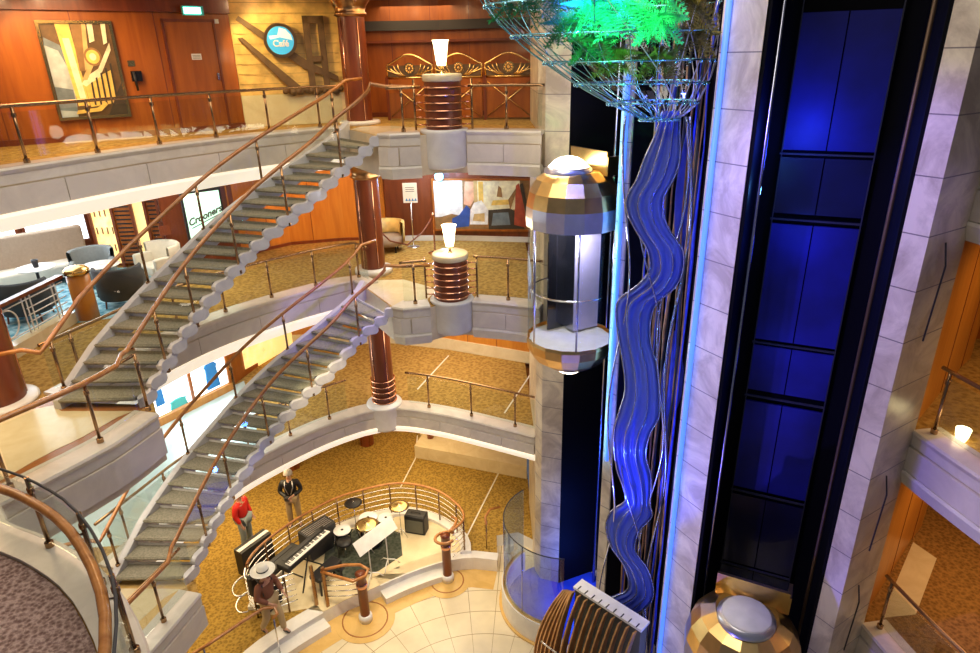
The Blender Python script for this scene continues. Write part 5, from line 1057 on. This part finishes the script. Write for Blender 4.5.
# ------------------------------------------------------------------ people
def skin(name, verts, edges, parent, mt, sub=1, loc=(0, 0, 0)):
    me = bpy.data.meshes.new(name); me.from_pydata([v[:3] for v in verts], edges, []); o = bpy.data.objects.new(name, me); COL.objects.link(o)
    bm = bmesh.new(); bm.from_mesh(me); ly = bm.verts.layers.skin.verify(); bm.verts.ensure_lookup_table()
    for i, v in enumerate(verts): bm.verts[i][ly].radius = (v[3], v[4] if len(v) > 4 else v[3]); bm.verts[i][ly].use_root = (i == 0)
    bm.to_mesh(me); bm.free(); m1 = o.modifiers.new('s', 'SKIN'); m1.branch_smoothing = .6
    m2 = o.modifiers.new('u', 'SUBSURF'); m2.levels = m2.render_levels = sub
    bpy.context.view_layer.update(); me2 = bpy.data.meshes.new_from_object(o.evaluated_get(bpy.context.evaluated_depsgraph_get())); bpy.data.objects.remove(o)
    for p in me2.polygons: p.use_smooth = True
    me2.materials.clear(); me2.materials.append(M[mt]); r = bpy.data.objects.new(name, me2); COL.objects.link(r); r.parent = parent; return r
def person(loc, rz, label, pose, top, trousers, hair, shoes='shoe', coat_len=0):
    g = thing('person', label, 'person', loc, rz)          # faces local -Y
    P = dict(pelvis=(0, 0, .93), waist=(0, 0, 1.06), chest=(0, 0, 1.28), neck=(0, .01, 1.47), head=(0, -.01, 1.58), crown=(0, -.01, 1.68),
             hL=(.10, 0, .90), kL=(.11, -.02, .50), aL=(.12, .02, .09), tL=(.13, -.13, .035), hR=(-.10, 0, .90), kR=(-.11, -.02, .50), aR=(-.12, .02, .09), tR=(-.13, -.13, .035),
             sL=(.18, 0, 1.40), eL=(.24, .02, 1.13), wL=(.22, -.10, .90), sR=(-.18, 0, 1.40), eR=(-.24, .02, 1.13), wR=(-.22, -.10, .90)); P.update(pose)
    rad = dict(pelvis=(.14, .11), waist=(.125, .095), chest=(.155, .11), neck=(.055, .055), head=(.085, .10), crown=(.06, .07), hL=.085, kL=.058, aL=.04, tL=.035, hR=.085, kR=.058, aR=.04, tR=.035, sL=.06, eL=.043, wL=.028, sR=.06, eR=.043, wR=.028)
    names = list(P); idx = {n: i for i, n in enumerate(names)}; vs = []
    for n in names: r = rad[n]; r = r if isinstance(r, tuple) else (r, r); vs.append((*P[n], *r))
    E_ = [('pelvis', 'waist'), ('waist', 'chest'), ('chest', 'neck'), ('neck', 'head'), ('head', 'crown'), ('pelvis', 'hL'), ('hL', 'kL'), ('kL', 'aL'), ('aL', 'tL'), ('pelvis', 'hR'), ('hR', 'kR'), ('kR', 'aR'), ('aR', 'tR'), ('chest', 'sL'), ('sL', 'eL'), ('eL', 'wL'), ('chest', 'sR'), ('sR', 'eR'), ('eR', 'wR')]
    ed = [(idx[a], idx[b]) for a, b in E_]
    # hands: palm and five fingers grown from the wrist
    for s_ in 'LR':
        w_, e_ = Vector(P['w'+s_]), Vector(P['e'+s_]); d = (w_-e_).normalized(); sd = d.cross(Vector((0, 1, .2))).normalized(); i0 = len(vs); pm = w_+d*.055; vs.append((*pm, .032, .02)); ed.append((idx['w'+s_], i0))
        bend = Vector((0, -.35, -.1))
        for f_, (of, ln) in enumerate(((-.030, .060), (-.011, .072), (.009, .068), (.028, .052))):
            a = pm+d*.03+sd*of; b = a+d*ln*.5+bend*.015; c = b+(d+bend*.8).normalized()*ln*.5; k = len(vs); vs += [(*a, .010), (*b, .009), (*c, .008)]; ed += [(i0, k), (k, k+1), (k+1, k+2)]
        a = pm-sd*.034-d*.01; b = a+(d-sd*.8).normalized()*.03; k = len(vs); vs += [(*a, .012), (*b, .010)]; ed += [(i0, k), (k, k+1)]
    skin('body', vs, ed, g, 'skin')
    def sub(nms, grow, name, mt, ends={}):
        ii = {n: i for i, n in enumerate(nms)}; v2 = []
        for n in nms: r = rad[n]; r = r if isinstance(r, tuple) else (r, r); q = ends.get(n); p = Vector(P[n]) if q is None else Vector(P[q[0]]).lerp(Vector(P[n]), q[1]); gr = grow.get(n, .02) if isinstance(grow, dict) else grow; v2.append((*p, r[0]+gr, r[1]+gr))
        return skin(name, v2, [(ii[a], ii[b]) for a, b in E_ if a in ii and b in ii], g, mt)
    sub(['chest', 'waist', 'pelvis', 'neck', 'sL', 'eL', 'wL', 'sR', 'eR', 'wR'], {'chest': .04, 'waist': .05, 'pelvis': .045, 'neck': .018, 'sL': .03, 'sR': .03, 'eL': .022, 'eR': .022, 'wL': .022, 'wR': .022}, 'jacket', top, {'wL': ('eL', .9), 'wR': ('eR', .9), 'neck': ('chest', .72), 'pelvis': ('waist', .9)})
    sub(['pelvis', 'hL', 'kL', 'aL', 'hR', 'kR', 'aR'], {'pelvis': .02, 'hL': .02, 'hR': .02, 'kL': .025, 'kR': .025, 'aL': .03, 'aR': .03}, 'trousers', trousers)
    for s_ in 'LR':
        a, t = Vector(P['a'+s_]), Vector(P['t'+s_]); skin('shoe', [(a.x, a.y+.03, a.z-.04, .045), (*a.lerp(t, .5), .045, .04), (*t, .04, .03)], [(0, 1), (1, 2)], g, shoes)
    h = Vector(P['head'])
    if hair: MB().lathe([(.112*cos(q), .125*sin(q)) for q in [radians(-10+i*10) for i in range(11)]], h+Vector((0, .02, .045)), 18).build('hair', hair, g, world=False)
    f = MB(); f.m = 0; f.ball(h+Vector((0, -.105, .0)), .016, 8, 1.5); f.ball(h+Vector((.1, 0, .0)), .02, 8, 1.6); f.ball(h+Vector((-.1, 0, .0)), .02, 8, 1.6); f.m = 1
    for s_ in (-1, 1): f.ball(h+Vector((s_*.035, -.098, .03)), .010, 8)
    f.m = 2; f.box(h+Vector((0, -.10, -.045)), (.045, .01, .01)); f.build('face_features', ['skin', 'black', 'paint_red'], g, world=False); return g
p1_ = person((-5.15, 13.75, 0), radians(8), 'person in a black jacket and tan trousers with a strap, standing behind the stage railing', {'wL': (.08, -.24, 1.10), 'eL': (.27, -.02, 1.12), 'wR': (-.04, -.24, 1.05), 'eR': (-.27, -.02, 1.12)}, 'black', 'khaki', 'hair_grey')
for s_ in (-1, 1): MB().tube([(s_*.09, -.10, 1.46), (s_*.10, -.165, 1.30), (s_*.03, -.19, 1.12)], .012, 6).build('strap', 'silver', p1_, world=False)
tag(MB().box((-5.17, 13.49, 1.04), (.12, .08, .09)).build('camera_bag', 'charcoal'), 'small dark camera held at the waist of the person in the black jacket', 'camera')
person((-6.12, 12.95, 0), radians(75), 'person in a red jacket and pale trousers standing on the carpet at the left', {'wL': (.2, -.12, .92), 'head': (0, -.02, 1.57)}, 'red_cloth', 'jeans', 'hair_brown')
p3_ = person((-4.72, 10.35, 0), radians(62), 'man in a wide white hat and brown shirt walking by the stage steps', {'kL': (.11, -.16, .50), 'aL': (.11, -.20, .09), 'tL': (.11, -.36, .04), 'kR': (-.11, .0, .48), 'aR': (-.11, .20, .12), 'tR': (-.11, .07, .04), 'eR': (-.27, -.02, 1.14), 'wR': (-.15, -.24, 1.02), 'eL': (.27, -.03, 1.15), 'wL': (.20, -.26, 1.05)}, 'shirt_brown', 'khaki', 'hair_brown')
tag(MB().lathe([(.25, .02), (.21, .0), (.12, .01), (.115, .08), (.10, .13), (.05, .15), (.0001, .14)], (-4.71, 10.35, 1.66), 28).build('wide_brim_hat', 'straw'), 'wide-brimmed white hat on the head of the man in the brown shirt', 'hat')
MB().lathe([(.119, .02), (.121, .025), (.119, .055), (.117, .055)], (-4.71, 10.35, 1.66), 28).build('hat_band', 'charcoal', bpy.data.objects['wide_brim_hat'])
g = thing('backpack', 'black backpack worn by the man in the wide white hat', 'backpack', (-4.96, 10.48, 1.0), radians(62)); MB().rbox((0, .02, .22), (.30, .18, .46), .06).build('bag', 'black', g, world=False)
for s_ in (-1, 1): MB().tube([(s_*.11, -.06, .42), (s_*.12, -.16, .50), (s_*.13, -.34, .38), (s_*.12, -.32, .1)], .016, 6).build('strap', 'charcoal', g, world=False)
